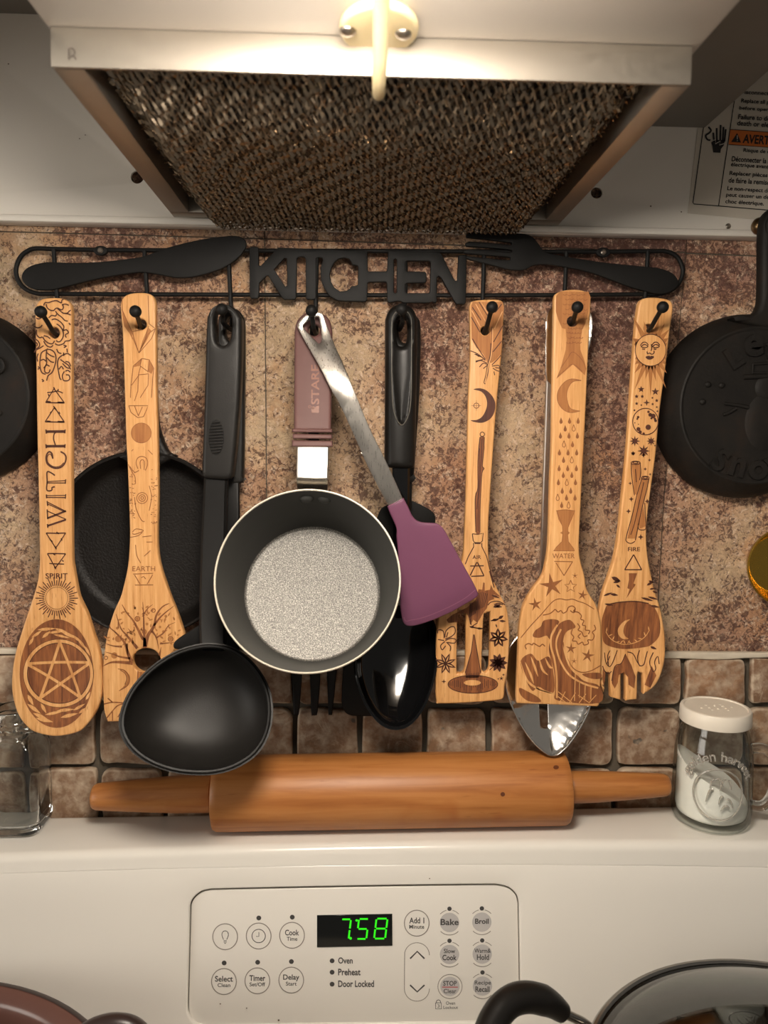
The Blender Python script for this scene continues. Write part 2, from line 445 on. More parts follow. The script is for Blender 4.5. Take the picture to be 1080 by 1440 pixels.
def bowl_geo(rim, n, depth, th=.0014, rings=10, power=1.0, flat=0.0):
    """shell hanging behind a rim loop; n points out of the opening"""
    n = Vector(n).normalized(); N = len(rim); c = sum((Vector(p) for p in rim), Vector())/N
    V, F = [], []
    def layer(scale, dd, inner):
        out = []
        for k in range(rings+1):
            a = k/rings*math.pi/2; s = math.cos(a)**power; d = math.sin(a)
            out.append((max(0.0, s)*scale, d*depth+dd*math.sin(a)))
        return out
    A = layer(1.0, 0, True); rm = sum((Vector(p)-c).length for p in rim)/N
    B = [(s*(1+th/rm), d) for s, d in layer(1.0, th, False)]
    seq = A[::-1]+B
    idx = []
    for s, d in seq:
        if s < 1e-6: V.append(c-n*d); idx.append([len(V)-1]*N)
        else:
            k = len(V); V += [c+(Vector(p)-c)*s-n*d for p in rim]; idx.append(list(range(k, k+N)))
    for P, Q in zip(idx, idx[1:]):
        for i in range(N):
            j = (i+1) % N; q = []
            for x in (P[i], P[j], Q[j], Q[i]):
                if x not in q: q.append(x)
            if len(q) > 2: F.append(tuple(q))
    return V, F

# ---- flat marks (burned lines, print) laid on a surface: pl(px, py, lift) -> point
def PY(Y, dent=None):
    def f(px, py, lift=.00015):
        p = at(px, py, Y)
        return Vector((p.x, Y-lift+(dent(p.x, p.z) if dent else 0), p.z))
    return f
def PN(p0, n):
    p0 = Vector(p0); n = Vector(n).normalized()
    return lambda px, py, lift=.00015: onp(px, py, p0, n)+n*lift
def ribbon(pts, w, taper=False):
    N = len(pts); V = []; F = []
    for i in range(N):
        a = pts[max(0, i-1)]; b = pts[min(N-1, i+1)]; dx, dy = b[0]-a[0], b[1]-a[1]; L = math.hypot(dx, dy) or 1
        ww = w*.5
        if taper: ww *= max(.12, math.sin(math.pi*(i+.15)/(N-.7)))
        if taper == 'end': ww = w*.5*(1-.85*i/(N-1))
        V += [(pts[i][0]-dy/L*ww, pts[i][1]+dx/L*ww), (pts[i][0]+dy/L*ww, pts[i][1]-dx/L*ww)]
    for i in range(N-1): F.append((2*i, 2*i+1, 2*i+3, 2*i+2))
    return V, F
class Ink:
    def __init__(s, pl, lift=.00015): s.pl = pl; s.g = []; s.lift = lift; s.T = (0, 0, 1)
    def at(s, ox, oy, k): s.T = (ox, oy, k); return s
    def c(s, p): return (s.T[0]+p[0]/s.T[2], s.T[1]+p[1]/s.T[2])
    def line(s, pts, w=1.6, smooth=True, taper=False, closed=False):
        P = [s.c(p) for p in pts]
        if closed: P = sm(P, 4, True) if smooth else P; P = P+[P[0], P[1]]
        elif smooth and len(P) > 2: P = sm(P, 4, False)
        v, f = ribbon(P, w, taper); s.g.append(([s.pl(x, y, s.lift) for x, y in v], f)); return s
    def lines(s, L, w=1.6, **k):
        for p in L: s.line(p, w, **k)
        return s
    def fill(s, pts, smooth=True, holes=(), step=None):
        P = [s.c(p) for p in pts]; P = sm(P, 4) if smooth else P
        H = [[s.c(p) for p in h] for h in holes]
        v, f = cdt(P, H, step); s.g.append(([s.pl(x, y, s.lift) for x, y in v], f)); return s
    def disc(s, p, r, n=20, ry=None, step=None):
        ry = ry or r
        return s.fill([(p[0]+r*math.cos(2*math.pi*i/n), p[1]+ry*math.sin(2*math.pi*i/n)) for i in range(n)], False, step=step)
    def circ(s, p, r, w=1.5, n=32, ry=None, a0=0, a1=360):
        ry = ry or r; P = [(p[0]+r*math.cos(R(a0+(a1-a0)*i/n)), p[1]+ry*math.sin(R(a0+(a1-a0)*i/n))) for i in range(n+1)]
        return s.line(P, w, smooth=False)
    def star(s, p, r, k=5, inner=.42, rot=-90):
        return s.fill([(p[0]+(r if i % 2 == 0 else r*inner)*math.cos(R(rot+180*i/k)), p[1]+(r if i % 2 == 0 else r*inner)*math.sin(R(rot+180*i/k))) for i in range(2*k)], False)
    def leaf(s, p, ang, L, wd):
        ca, sa = math.cos(R(ang)), math.sin(R(ang)); q = []
        for t, u in ((0, 0), (.25, .8), (.5, 1), (.8, .5), (1, 0), (.8, -.5), (.5, -1), (.25, -.8)):
            x, y = t*L, u*wd*.5; q.append((p[0]+x*ca-y*sa, p[1]+x*sa+y*ca))
        return s.fill(q, False)
    def text(s, txt, x0, y0, x1, y1, bold=0.0, up=None):
        """fit the string's box to the rectangle; up=(ux, uy): direction of the letters' height for slanted lines"""
        v, f = font(txt, bold); X = [p[0] for p in v]; Yv = [p[1] for p in v]
        a, b, c, d = min(X), max(X), min(Yv), max(Yv); pts = []
        for p in v:
            t = (p[0]-a)/(b-a); h = (p[1]-c)/(d-c)
            if up is None: q = (x0+(x1-x0)*t, y1+(y0-y1)*h)
            else: q = (x0+(x1-x0)*t+up[0]*h, y0+(y1-y0)*t+up[1]*h)      # (x0,y0)-(x1,y1) is the baseline
            pts.append(s.c(q))
        s.g.append(([s.pl(x, y, s.lift) for x, y in pts], f)); return s
    def make(s, name, mat, parent, smooth=False):
        V, F = join(*s.g); return mk(name, V, F, mat, parent, smooth=False, weld=False)
FONT = {}
def font(txt, bold=0.0):
    if (txt, bold) in FONT: return FONT[(txt, bold)]
    cu = bpy.data.curves.new('txt', 'FONT'); cu.body = txt; cu.resolution_u = 3; cu.offset = bold
    ob = bpy.data.objects.new('txt', cu); COL.objects.link(ob)
    bpy.context.view_layer.update()
    me = bpy.data.meshes.new_from_object(ob.evaluated_get(bpy.context.evaluated_depsgraph_get()))
    r = ([(v.co.x, v.co.y) for v in me.vertices], [tuple(p.vertices) for p in me.polygons])
    bpy.data.objects.remove(ob); bpy.data.curves.remove(cu); bpy.data.meshes.remove(me)
    FONT[(txt, bold)] = r; return r

# ================================================================== the setting
WALLX = 0.62
fl = mk('floor', *box_geo(-.9, .9, -1.6, .12, -.05, 0), 'cast'); tag(fl, kind='structure')
wb = mk('wall_back', *box_geo(-WALLX, WALLX, .0, .1, 0, 2.3), 'grout'); tag(wb, kind='structure')
# vinyl tiles (0.3 m squares with hairline seams)
def vtile(P):
    slab('vinyl_tile', P, -.0016, .0016, 'vinyl', wb, r=.0004, seg=2)
g = .7
vtile([(-420, 180), (372-g, 190), (372-g, 335), (-420, 313)]); vtile([(372+g, 190), (973, 200), (965-g, 354), (372+g, 335)]); vtile([(973+g, 200), (1400, 210), (1400, 372), (965+g, 355)])
vtile([(-420, 314.5), (372-g, 336.5), (376.5-g, 915), (-420, 911)])
vtile([(372+g, 336.5), (965-g, 356), (934-g, 700), (922-g, 917), (376.5+g, 915)])
vtile([(965+g, 357), (1400, 374), (1400, 921), (922+g, 918), (934+g, 700)])
# tumbled stone mosaic: rows x columns
jx = [-160, -62, 37, 136, 229, 322, 414, 506.5, 597, 688, 778, 867, 960, 1051, 1143, 1235]
rows = [(922, 990), (998, 1075), (1083, 1160)]
for ri, (ya, yb) in enumerate(rows):
    for k in range(len(jx)-1):
        xa, xb = jx[k]+4.2, jx[k+1]-4.2
        cx = (xa+xb)/2; lean = -.03*(cx-500)/400
        P = []
        for (x, y, nx, ny) in ((xa, ya, 0, 0), (cx-14, ya, 0, 1), (cx+16, ya, 0, 1), (xb, ya, 0, 0), (xb, (ya+yb)/2, 1, 0), (xb, yb, 0, 0), (cx+12, yb, 0, 1), (cx-18, yb, 0, 1), (xa, yb, 0, 0), (xa, (ya+yb)/2, 1, 0)):
            jx_ = random.uniform(-1.6, 1.6); jy_ = random.uniform(-1.6, 1.6)
            yy = y+jy_+(4 if (x > 900 and ri == 0 and y == ya) else 0)
            P.append((x+jx_+lean*(yy-1000), yy))
        Q = []
        for i in range(len(P)):
            if i in (0, 3, 5, 8):
                a, b, c = P[i-1], P[i], P[(i+1) % len(P)]; 
                la = math.hypot(a[0]-b[0], a[1]-b[1]); lc = math.hypot(c[0]-b[0], c[1]-b[1]); rr = random.uniform(5, 10)
                Q += [(b[0]+(a[0]-b[0])/la*rr, b[1]+(a[1]-b[1])/la*rr), (b[0]+(c[0]-b[0])/lc*rr, b[1]+(c[1]-b[1])/lc*rr)]
            else: Q.append(P[i])
        c0 = at(cx, (ya+yb)/2, -.003)
        slab('stone_tile', sm(Q, 3), -.0062+random.uniform(-.0006, .0006), .0062, 'stone', wb, r=.0018, seg=3)
V, F = slab_geo(pxl(sm([(-200, 911), (200, 914), (560, 915), (900, 917), (1080, 918), (1300, 920), (1300, 926), (1080, 925), (1010, 928), (940, 926), (700, 923), (500, 922), (200, 921), (-200, 919)], 3), -.007), [], XZ(-.0075), .0055, .0012)
tag(mk('trim_1', V, F, 'caulk'), kind='structure')

# ================================================================== range hood
HX0, HX1 = -.124, .141
hood = thing('range_hood', (0, -.2, 1.612), 'painted steel range hood fixed above the utensil rack, lamp lit', 'range hood')
def circ_px(x, y, r, n=20): return [(x+r*math.cos(2*math.pi*i/n), y+r*math.sin(2*math.pi*i/n)) for i in range(n)]
bpo = [(-.38, 1.597), (.38, 1.597), (.38, 1.80), (-.38, 1.80)]
V, F = slab_geo(bpo, [pxl(circ_px(193, 249, 9), -.009), pxl(circ_px(839, 271, 8), -.009)], XZ(-.009), .0018, .0003)
mk('back_panel', V, F, 'hood', hood)
V, F = box_geo(-.38, .38, -.0145, -.0018, 1.5925, 1.5975, .0018); mk('bottom_lip', V, F, 'hood', hood)
mk('housing', *box_geo(HX0, HX1, -.46, -.0092, 1.6125, 1.7255, .0015), 'hooddim', hood)
mk('wiring_box', *box_geo(.1412, .238, -.46, -.0092, 1.6655, 1.7255, .0008), 'hooddark', hood)
mk('hood_top', *box_geo(-.38, .38, -.48, -.0092, 1.726, 1.735), 'hooddark', hood)
for x in (-.381, .379): mk('side_panel', *box_geo(x, x+.002, -.48, -.0092, 1.65, 1.726), 'hood', hood)
mk('front_panel', *box_geo(-.381, .381, -.484, -.4802, 1.65, 1.735), 'hood', hood)
V, F = box_geo(-.055, .040, -.430, -.338, 1.5740, 1.6124, .006); mk('light_lens', V, F, 'lamp', hood)
def hslab(pts, ztop, thick, r=.0008):
    o = [(p.x, p.y) for p in (atz(x, y, ztop-thick) for x, y in pts)]
    return slab_geo(o, [], lambda u, v, d: Vector((u, v, ztop-thick+d)), thick, r)
plate = mk('clip_plate', *hslab([(533+56*math.cos(2*math.pi*i/36), 45+35*math.sin(2*math.pi*i/36)) for i in range(36)], 1.6122, .004, .0018), 'clip', hood)
lv = [atz(537.5, -18, 1.604), atz(536, 30, 1.6025), atz(534.5, 80, 1.597), atz(533, 112, 1.5935), atz(532.5, 134, 1.5925), atz(532, 138, 1.5928)]
mk('clip_lever', *tube_geo(lv, [.0030, .0030, .0028, .0028, .0026, .0015], 12, flat=.8), 'clip', hood)
for x, y in ((489, 44), (567, 48)):
    c = atz(x, y, 1.6080); mk('screw', *lathe_geo(c, (0, 0, -1), [(0, .0018), (.0018, .0016), (.0032, .0006), (.0034, 0), (.0034, -.0004)], 16), 'screw', plate)
c = at(1024, 318, -.0092); mk('screw', *lathe_geo(c, (0, -1, 0), [(0, .001), (.0012, .001), (.0019, .0003), (.0019, 0)], 14), 'screw', hood)
# specks of grease on the panel
ik = Ink(PY(-.0092))
for x, y, r in ((757, 276, 1.6), (915, 290, 1.2), (958, 298, 1), (120, 190, .8), (112, 195, .8), (12, 90, 1), (770, 290, 1)): ik.disc((x, y), r, 8)
ik.make('grease_spots', 'speck', hood)
# the warning label, stuck a little crooked on the back panel
lab = slab('warning_label', [(994, 70), (1230, 88), (1214, 322), (967, 300)], -.0094, .0003, 'sticker', hood, r=.0001, seg=1)
LP = PY(-.0095)
ik = Ink(LP).at(960, 110, 6.26)
ik.line([(225, 120), (180, 450), (90, 1095), (100, 1108), (315, 1125), (751, 1162), (1400, 1215)], 1.3, smooth=False)
ik.line([(470, 100), (440, 290), (315, 1125)], 1.2, smooth=False)
ik.line([(418, 452), (1400, 520)], 1.0, smooth=False).line([(403, 584), (1400, 655)], 1.0, smooth=False)
ik.make('label_border', 'ink', lab)
ik = Ink(LP, .0002).at(960, 110, 6.26); ik.fill([(418, 455), (1400, 523), (1380, 655), (403, 582)], False); ik.make('orange_band', 'orange', lab)
ik = Ink(LP, .0003).at(960, 110, 6.26)
U = lambda h: (.14*h, -h)
ik.fill([(425, 562), (478, 484), (512, 568)], False)
ik.text('AVERTISSEMENT', 524, 572, 1090, 612, .03, U(80))
def lt(s, x0, y0, x1, h, k=.062): ik.text(s, x0, y0, x1, y0+(x1-x0)*k, .022, U(h))
lt('before operating.', 495, 286, 860, 40); lt('Replace all parts and panels', 510, 226, 1060, 46); lt('Disconnect power before servicing.', 500, 148, 1300, 46)
lt('Failure to do so could result in', 485, 362, 1170, 44); lt('death or electrical shock.', 476, 417, 1055, 44)
lt('Risque de choc électrique', 530, 660, 1050, 44); lt('Déconnecter la source', 428, 733, 880, 46); lt('électrique avant l\'entretien.', 420, 786, 990, 46)
lt('Replacer pièces et panneaux avant', 408, 863, 1150, 46); lt('de faire la remise en marche.', 400, 920, 1010, 46)
lt('Le non-respect de cette consigne', 388, 997, 1080, 46); lt('peut causer un décès ou un', 378, 1053, 960, 46); lt('choc électrique.', 370, 1112, 710, 46)
# the hand and the wire
ik.fill([(268, 655), (262, 600), (250, 568), (275, 545), (370, 545), (362, 590), (335, 625), (330, 658)], False)
for x0, y0, x1, y1 in ((268, 480, 275, 560), (298, 440, 300, 560), (333, 412, 328, 560), (358, 430, 350, 560), (378, 450, 366, 560)): ik.line([(x0, y0), (x1, y1)], 2.5, False)
ik.line([(225, 430), (248, 460), (230, 485), (202, 505), (215, 540), (245, 548)], 2.4)
ik.make('label_print', 'ink', lab)
ik = Ink(LP, .0004).at(960, 110, 6.26)
ik.line([(240, 552), (290, 545), (285, 580), (330, 555), (322, 590), (372, 575)], 1.2, False); ik.line([(478, 505), (478, 540)], 1.0, False); ik.disc((478, 552), 4, 8)
ik.make('label_bolt', 'sticker', lab)

# ------------------------------------------------------------------ grease filter
gf = thing('grease_filter', (0, -.12, 1.609), 'aluminium mesh grease filter clipped under the range hood', 'filter')
zf = 1.597
mk('front_rail', *box_geo(-.1222, .1372, -.2235, -.2217, zf, 1.6123, .0006), 'alu', gf)
mk('back_rail', *box_geo(-.1222, .1372, -.0275, -.0150, zf, zf+.0125, .0008), 'alu', gf)
mk('side_rail', *box_geo(-.1222, -.1095, -.2216, -.0276, zf, zf+.0125, .0008), 'alu', gf)
mk('side_rail', *box_geo(.1255, .1372, -.2216, -.0276, zf, zf+.0125, .0008), 'alu', gf)
ik = Ink(PY(-.2236)); ik.line([(97, 68), (97, 84)], 2.2, False); ik.circ((99, 74), 6, 2.2, 14, a0=-90, a1=90); ik.line([(104, 79), (107, 84)], 2, False)
ik.make('stamped_mark', 'hole', gf)
X0, X1, Y0, Y1 = -.1090, .1250, -.2190, -.0180
def sstep(t): t = max(0, min(1, t)); return t*t*(3-2*t)
def mz(x, y, off=0):
    a = sstep((x-X0)/.022)*sstep((X1-x)/.022)*sstep((y-Y0)/.050+.0)*sstep((Y1-y)/.010)
    return 1.6060-.0190*a+off
def strips(off, slope, pitch, wd, tw, ph=0.0):
    V, F = [], []
    n = int((X1-X0+abs(slope)*(Y1-Y0))/pitch)+2
    for k in range(n):
        xb = X0-(abs(slope)*(Y1-Y0) if slope > 0 else 0)+k*pitch+ph
        pts = []
        for i in range(111):
            y = Y0+(Y1-Y0)*i/110; x = xb+slope*(y-Y0)
            if X0 <= x <= X1:
                pts.append(Vector((x+random.uniform(-.0002, .0002), y, mz(x, y, off)+.0008*math.sin(i*2.05+k*1.3))))
        if len(pts) < 3: continue
        b = len(V); s = wd/2
        for i, p in enumerate(pts):
            t = .3+tw*math.sin(i*1.02+k*1.7)
            V += [p+Vector((-s, 0, -s*t)), p+Vector((s, 0, s*t))]
        for i in range(len(pts)-1): F.append((b+2*i, b+2*i+1, b+2*i+3, b+2*i+2))
    return V, F
sg = []
for off, sl, pitch, ph in ((0, .62, .0040, 0), (.0012, -.62, .0040, .001), (.0030, .5, .0034, .0017), (.0042, -.55, .0036, 0)):
    sg.append(strips(off, sl, pitch, .00115, .9, ph))
o = mk('mesh_wires', *join(*sg), 'mesh', gf, smooth=False, weld=False); o['kind'] = 'stuff'
V = []; F = []
nx, ny = 30, 28
for j in range(ny+1):
    for i in range(nx+1):
        x = X0+(X1-X0)*i/nx; y = Y0+(Y1-Y0)*j/ny; V.append(Vector((x, y, mz(x, y, .0056))))
for j in range(ny):
    for i in range(nx): a = j*(nx+1)+i; F.append((a, a+1, a+nx+2, a+nx+1))
mk('mesh_core', V, F, 'meshback', gf)

# ================================================================== the range
ZL = 1.1812; ZT = ZL-.0065; ZC = .965
rng = thing('electric_range', (0, -.06, 0), 'white electric range with a push-button control panel on its backguard', 'range')
def yb(X): return -.0605-.10*X*X
FS = .20
def face(u, v, d): return Vector((u, yb(u)-FS*(ZT-v)+d, v))
fn = Vector((0, -1, FS)).normalized()
fp = Vector((0, -.0605, ZT))
PANEL = sm([(269, 1273), (269, 1273), (273, 1264), (284, 1254.5), (297, 1251.5), (297, 1251.5), (500, 1248), (696, 1244.5), (696, 1244.5), (713, 1248), (724.5, 1258), (728, 1270), (728, 1270), (729.5, 1351), (730, 1410), (730, 1410), (727, 1424), (716, 1434), (705, 1435.5), (705, 1435.5), (500, 1438), (290, 1441), (290, 1441), (276, 1437), (267, 1425), (265.5, 1412), (265.5, 1412), (267.2, 1345)], 4)
ph = [(lambda p: (p.x, p.z))(onp(x, y, fp, fn)) for x, y in PANEL]
LEAN = .010                                     # the range stands a touch out of level
top = [(-.38+.76*i/40, ZT-.006) for i in range(41)]
out = top+[(.38, 1.12), (.38, 1.05), (.38, .955), (0, .955), (-.38, .955), (-.38, 1.05), (-.38, 1.12)]
V, F = slab_geo(out, [ph], face, .006, .0, step=.03, seg=1)
hole_big = inset(ph if area2(ph) > 0 else ph[::-1], -.0008)
V, F = slab_geo(out, [hole_big], face, .006, .0012, step=.03, seg=3)
V2, F2 = [], []
n = 40
for i in range(n+1):
    X = -.38+.76*i/n
    prof = [(yb(X)+.0065*(1-math.cos(a)), ZT+.0065*math.sin(a)) for a in (R(q) for q in (0, 18, 36, 54, 72, 90))]
    prof.insert(0, (yb(X)-FS*.0061, ZT-.0061-LEAN*X)); prof += [(-.04, ZL), (-.0165, ZL), (-.0125, ZL-.0010), (-.0090, ZL-.0035), (-.0072, ZL-.0065), (-.0072, .955)]
    V2 += [Vector((X, y, z+(LEAN*X if z > 1 else 0))) for y, z in prof]
m_ = 13
for i in range(n):
    for k in range(m_-1): a = i*m_+k; F2.append((a, a+1, a+m_+1, a+m_))
bk = mk('backguard', *join((V, F), (V2, F2)), 'enamel', rng, angle=50)
cp0 = fp-fn*.0016
V, F = slab_geo([(lambda p: (p.x, p.z))(onp(x, y, cp0, fn)) for x, y in PANEL], [], lambda u, v, d: Vector((u, cp0.y-FS*(ZT-v)+d, v)), .0015, .0005)
# plane of the panel passes through cp0; keep the print on it
mk('control_panel', V, F, 'panel', rng)
mk('panel_recess', *slab_geo([(p[0], p[1]) for p in hole_big], [], lambda u, v, d: Vector((u, cp0.y+.0022-FS*(ZT-v)+d, v)), .0008, .0001, seg=1), 'gap', rng)
PP = PN(cp0, fn)
def btn(x, y, r, mat='panel', rim=True):
    ik = Ink(PP, .0002); ik.disc((x, y), r, 28)
    b = ik.make('button', mat, rng); return b
def sub(b, name, mat, fnc, lift=.0003):
    ik = Ink(PP, lift); fnc(ik); ik.make(name, mat, b)
C1 = (260, 1240, 4.5); C2 = (500, 1240, 4.5)
for x, y, kind in ((316.7, 1317, 'bulb'), (363.8, 1316, 'clock'), (410.7, 1315, ('Cook', 'Time')), (315, 1380, ('Select', 'Clean')), (362, 1379, ('Timer', 'Set/Off')), (409.6, 1378, ('Delay', 'Start')), (586, 1298, ('Add 1', 'Minute'))):
    b = btn(x, y, 17.6); sub(b, 'ring', 'ring', lambda k: k.circ((x, y), 17.4, 1.3, 36, ry=18.2))
    if kind == 'bulb':
        sub(b, 'symbol', 'print', lambda k: (k.line([(x-2.2, y+4), (x-4.5, y-2), (x-3.5, y-6.5), (x, y-8.3), (x+3.5, y-6.5), (x+4.5, y-2), (x+2.2, y+4)], .9), k.line([(x-2.2, y+5.5), (x+2.2, y+5.5)], .8, False), k.line([(x-2.2, y+7.5), (x+2.2, y+7.5)], .8, False), k.line([(x-1.2, y+9.3), (x+1.2, y+9.3)], .8, False)))
    elif kind == 'clock':
        sub(b, 'symbol', 'print', lambda k: (k.circ((x, y), 9.4, 1.0, 28), k.line([(x+.3, y-5.5), (x+.3, y+.6), (x-3.5, y+.6)], .9, False)))
    else:
        a, c = kind; wa = 9.9 if len(a) < 5 else 12.6; wc = 7.5 if len(c) < 5 else 10.5
        wa = {'Add 1': 10.6, 'Timer': 11.2, 'Delay': 11.4}.get(a, wa); wc = {'Set/Off': 11, 'Clean': 9, 'Start': 7.6}.get(c, wc)
        d = 1 if len(c) < 6 else 0
        sub(b, 'lettering', 'print', lambda k: (k.text(a, x-wa, y-8, x+wa, y+.3+(1.5 if a == 'Delay' else 0), .022), k.text(c, x-wc, y+2.2, x+wc, y+7.8, .016)))
for x, y in ((364, 1290.7), (411, 1289.6), (315.3, 1354), (362.4, 1353), (409.8, 1352), (467, 1351), (467, 1367), (467, 1383.8)):
    ik = Ink(PP, .0002); ik.disc((x, y), 3.4, 16); ik.make('indicator_light', 'print', rng)
for s, x0, y0, x1, y1 in (('Oven', 475.5, 1346, 496, 1355), ('Preheat', 475.5, 1362, 507, 1371.5), ('Door Locked', 475.5, 1378.5, 526, 1388)):
    ik = Ink(PP, .0002); ik.text(s, x0, y0, x1, y1, .024); ik.make('lettering', 'print', rng)
b = Ink(PP, .0002).fill([(568.6+17.6*(1-math.cos(R(a))) if False else 586.2+17.6*math.cos(R(a)), (1343 if a > 180 else 1390)+17.6*math.sin(R(a))) for a in range(0, 360, 12)], False).make('button', 'panel', rng)
sub(b, 'ring', 'ring', lambda k: k.line([(586.2+17.6*math.cos(R(a)), (1343 if a > 180 else 1390)+17.6*math.sin(R(a))) for a in range(0, 372, 12)], 1.0, False))
sub(b, 'arrow', 'print', lambda k: k.at(*C2).line([(345, 485), (390, 440), (436, 485)], 2.2, False))
sub(b, 'arrow', 'print', lambda k: k.at(*C2).line([(345, 652), (390, 695), (436, 652)], 2.2, False))
for x, y, a, c in ((632, 1297, 'Bake', None), (677.5, 1296.5, 'Broil', None), (632, 1342, 'Slow', 'Cook'), (678, 1341.5, 'Warm&', 'Hold'), (632.7, 1387, 'STOP', 'Clear'), (678.4, 1386.5, 'Recipe', 'Recall')):
    b = btn(x, y, 13.6, 'grey')
    if a == 'STOP':
        sub(b, 'ring', 'ring', lambda k: k.circ((x, y), 17, 1.0, 36)); sub(b, 'red_line', 'red', lambda k: k.line([(x-11, y+.8), (x+11, y+.8)], 1.2, False))
        sub(b, 'lettering', 'print', lambda k: (k.text(a, x-9.5, y-8, x+9.5, y-1, .022), k.text(c, x-9, y+3.2, x+9, y+9.5, .016)))
        continue
    sub(b, 'ring', 'ring', lambda k: (k.circ((x, y), 17.6, .9, 12, a0=-138, a1=-104), k.circ((x, y), 17.6, .9, 12, a0=-76, a1=-42), k.circ((x, y), 17.6, 1.0, 18, a0=45, a1=135)))
    sub(b, 'indicator_light', 'print', lambda k: k.disc((x, y-19.3), 3.1, 16))
    if c is None: sub(b, 'lettering', 'print', lambda k: k.text(a, x-(12.5 if a == 'Bake' else 9.5), y-5, x+(13 if a == 'Bake' else 9.5), y+(3.8 if a == 'Bake' else 2.5), .024))
    else: sub(b, 'lettering', 'print', lambda k: (k.text(a, x-(8 if a == 'Slow' else 11), y-8, x+(8 if a == 'Slow' else 12), y-1.8+(1.4 if a == 'Recipe' else 0), .016), k.text(c, x-(10 if c != 'Hold' else 7.5), y+.3, x+(10 if c != 'Hold' else 9.5), y+8.2, .024)))
ik = Ink(PP, .0002); ik.text('Oven', 627, 1408, 640, 1412.7, .004); ik.text('Lockout', 623.5, 1414.3, 644, 1418.6, .004)
ik.line([(612.5, 1410), (612.5, 1418.5), (620.5, 1418.5), (620.5, 1410), (612.5, 1410)], .9, False); ik.line([(613.8, 1410), (613.8, 1407.6), (616.5, 1405.8), (619.2, 1407.6), (619.2, 1410)], .9); ik.text('3', 615.2, 1412, 618, 1416.8)
ik.make('lettering', 'print', rng)
ik = Ink(PP, .0004)
d = [(445.8, 1286.7), (551.6, 1284.8), (551.8, 1329.2), (445.8, 1331.6)]
V, F = slab_geo([(lambda p: (p.x, p.z))(onp(x, y, cp0, fn)) for x, y in d], [], lambda u, v, dd: Vector((u, cp0.y-.0006-FS*(ZT-v)+dd, v)), .0008, .0002)
dsp = mk('display', V, F, 'dispblack', rng)
ik = Ink(PP, .0009)
def seg7(x, y, wd, h, segs):
    s = -.12; P = {'a': ((0, 0), (1, 0)), 'b': ((1, 0), (1, .5)), 'c': ((1, .5), (1, 1)), 'd': ((0, 1), (1, 1)), 'e': ((0, .5), (0, 1)), 'f': ((0, 0), (0, .5)), 'g': ((0, .5), (1, .5))}
    for q in segs:
        (a, b), (c, e) = P[q]; k = .08
        A = [x+a*wd-s*(1-b)*h, y+b*h]; B = [x+c*wd-s*(1-e)*h, y+e*h]
        A2 = [A[0]+(B[0]-A[0])*k, A[1]+(B[1]-A[1])*k]; B2 = [B[0]-(B[0]-A[0])*k, B[1]-(B[1]-A[1])*k]
        ik.line([A2, B2], 2.5, False)
seg7(477, 1292, 13.2, 28, 'abc'); seg7(501.5, 1291.5, 13.6, 28, 'afgcd'); seg7(526, 1291, 15.5, 28, 'abcdefg')
ik.disc((501.5, 1293.5), 1.7, 12); ik.disc((493, 1318.6), 2.0, 12)
ik.make('digits', 'led', dsp)
# specks on the enamel
ik = Ink(PN(fp, fn), .0006)
for x, y, r in ((392, 1434, 1.5), (347, 1417, 1), (310, 1411, 1), (842, 1313, 1), (604, 1235, .9), (746, 1376, 1), (994, 1321, .7)): ik.disc((x, y), r, 8)
ik.make('dirt_specks', 'speck', rng)
mk('cooktop', *box_geo(-.38, .38, -.62, -.0076, .935, .954, .004), 'cooktop', rng)
mk('oven_body', *box_geo(-.378, .378, -.60, -.0076, 0, .9349), 'cooktop', rng)

# ================================================================== utensil rack
YR = -.012                                      # plane of the rods
rack = thing('utensil_rack', at(490, 412, YR), 'black metal wall rack reading KITCHEN between a flat knife and fork', 'rack')
loop = [(52, 349.5), (88, 350.5), (200, 352), (500, 353), (800, 354), (912, 353.3), (936, 353.5), (952, 361), (960, 378), (957, 394), (947, 406), (930, 412.8), (892, 414), (659, 415.5), (293, 414.4), (85, 413.4), (51, 412.3), (33, 404), (24, 390), (23, 376), (29, 361.5), (39, 353)]
loop = sm(loop, 5)
mk('frame_rod', *tube_geo([at(x, y, YR) for x, y in loop], .0015, 10, closed=True), 'blackmetal', rack)
for x, y in ((141, 352), (849, 354.5)):
    pts = [(x+10*math.cos(a)*(1 if abs(math.cos(a)) > .3 else 1), y+7*math.sin(a)) for a in [2*math.pi*i/24 for i in range(24)]]
    e = slab('mounting_eye', pts, YR-.0022, .0030, 'blackmetal', rack, r=.0008)
    c = at(x, y, YR-.0024); mk('screw', *lathe_geo(c, (0, -1, 0), [(0, .0008), (.0012, .0007), (.0019, 0), (.0019, -.0004)], 14), 'screw', e)
KZ = lambda P: [(330+x/3.176, 330+y/3.176) for x, y in P]
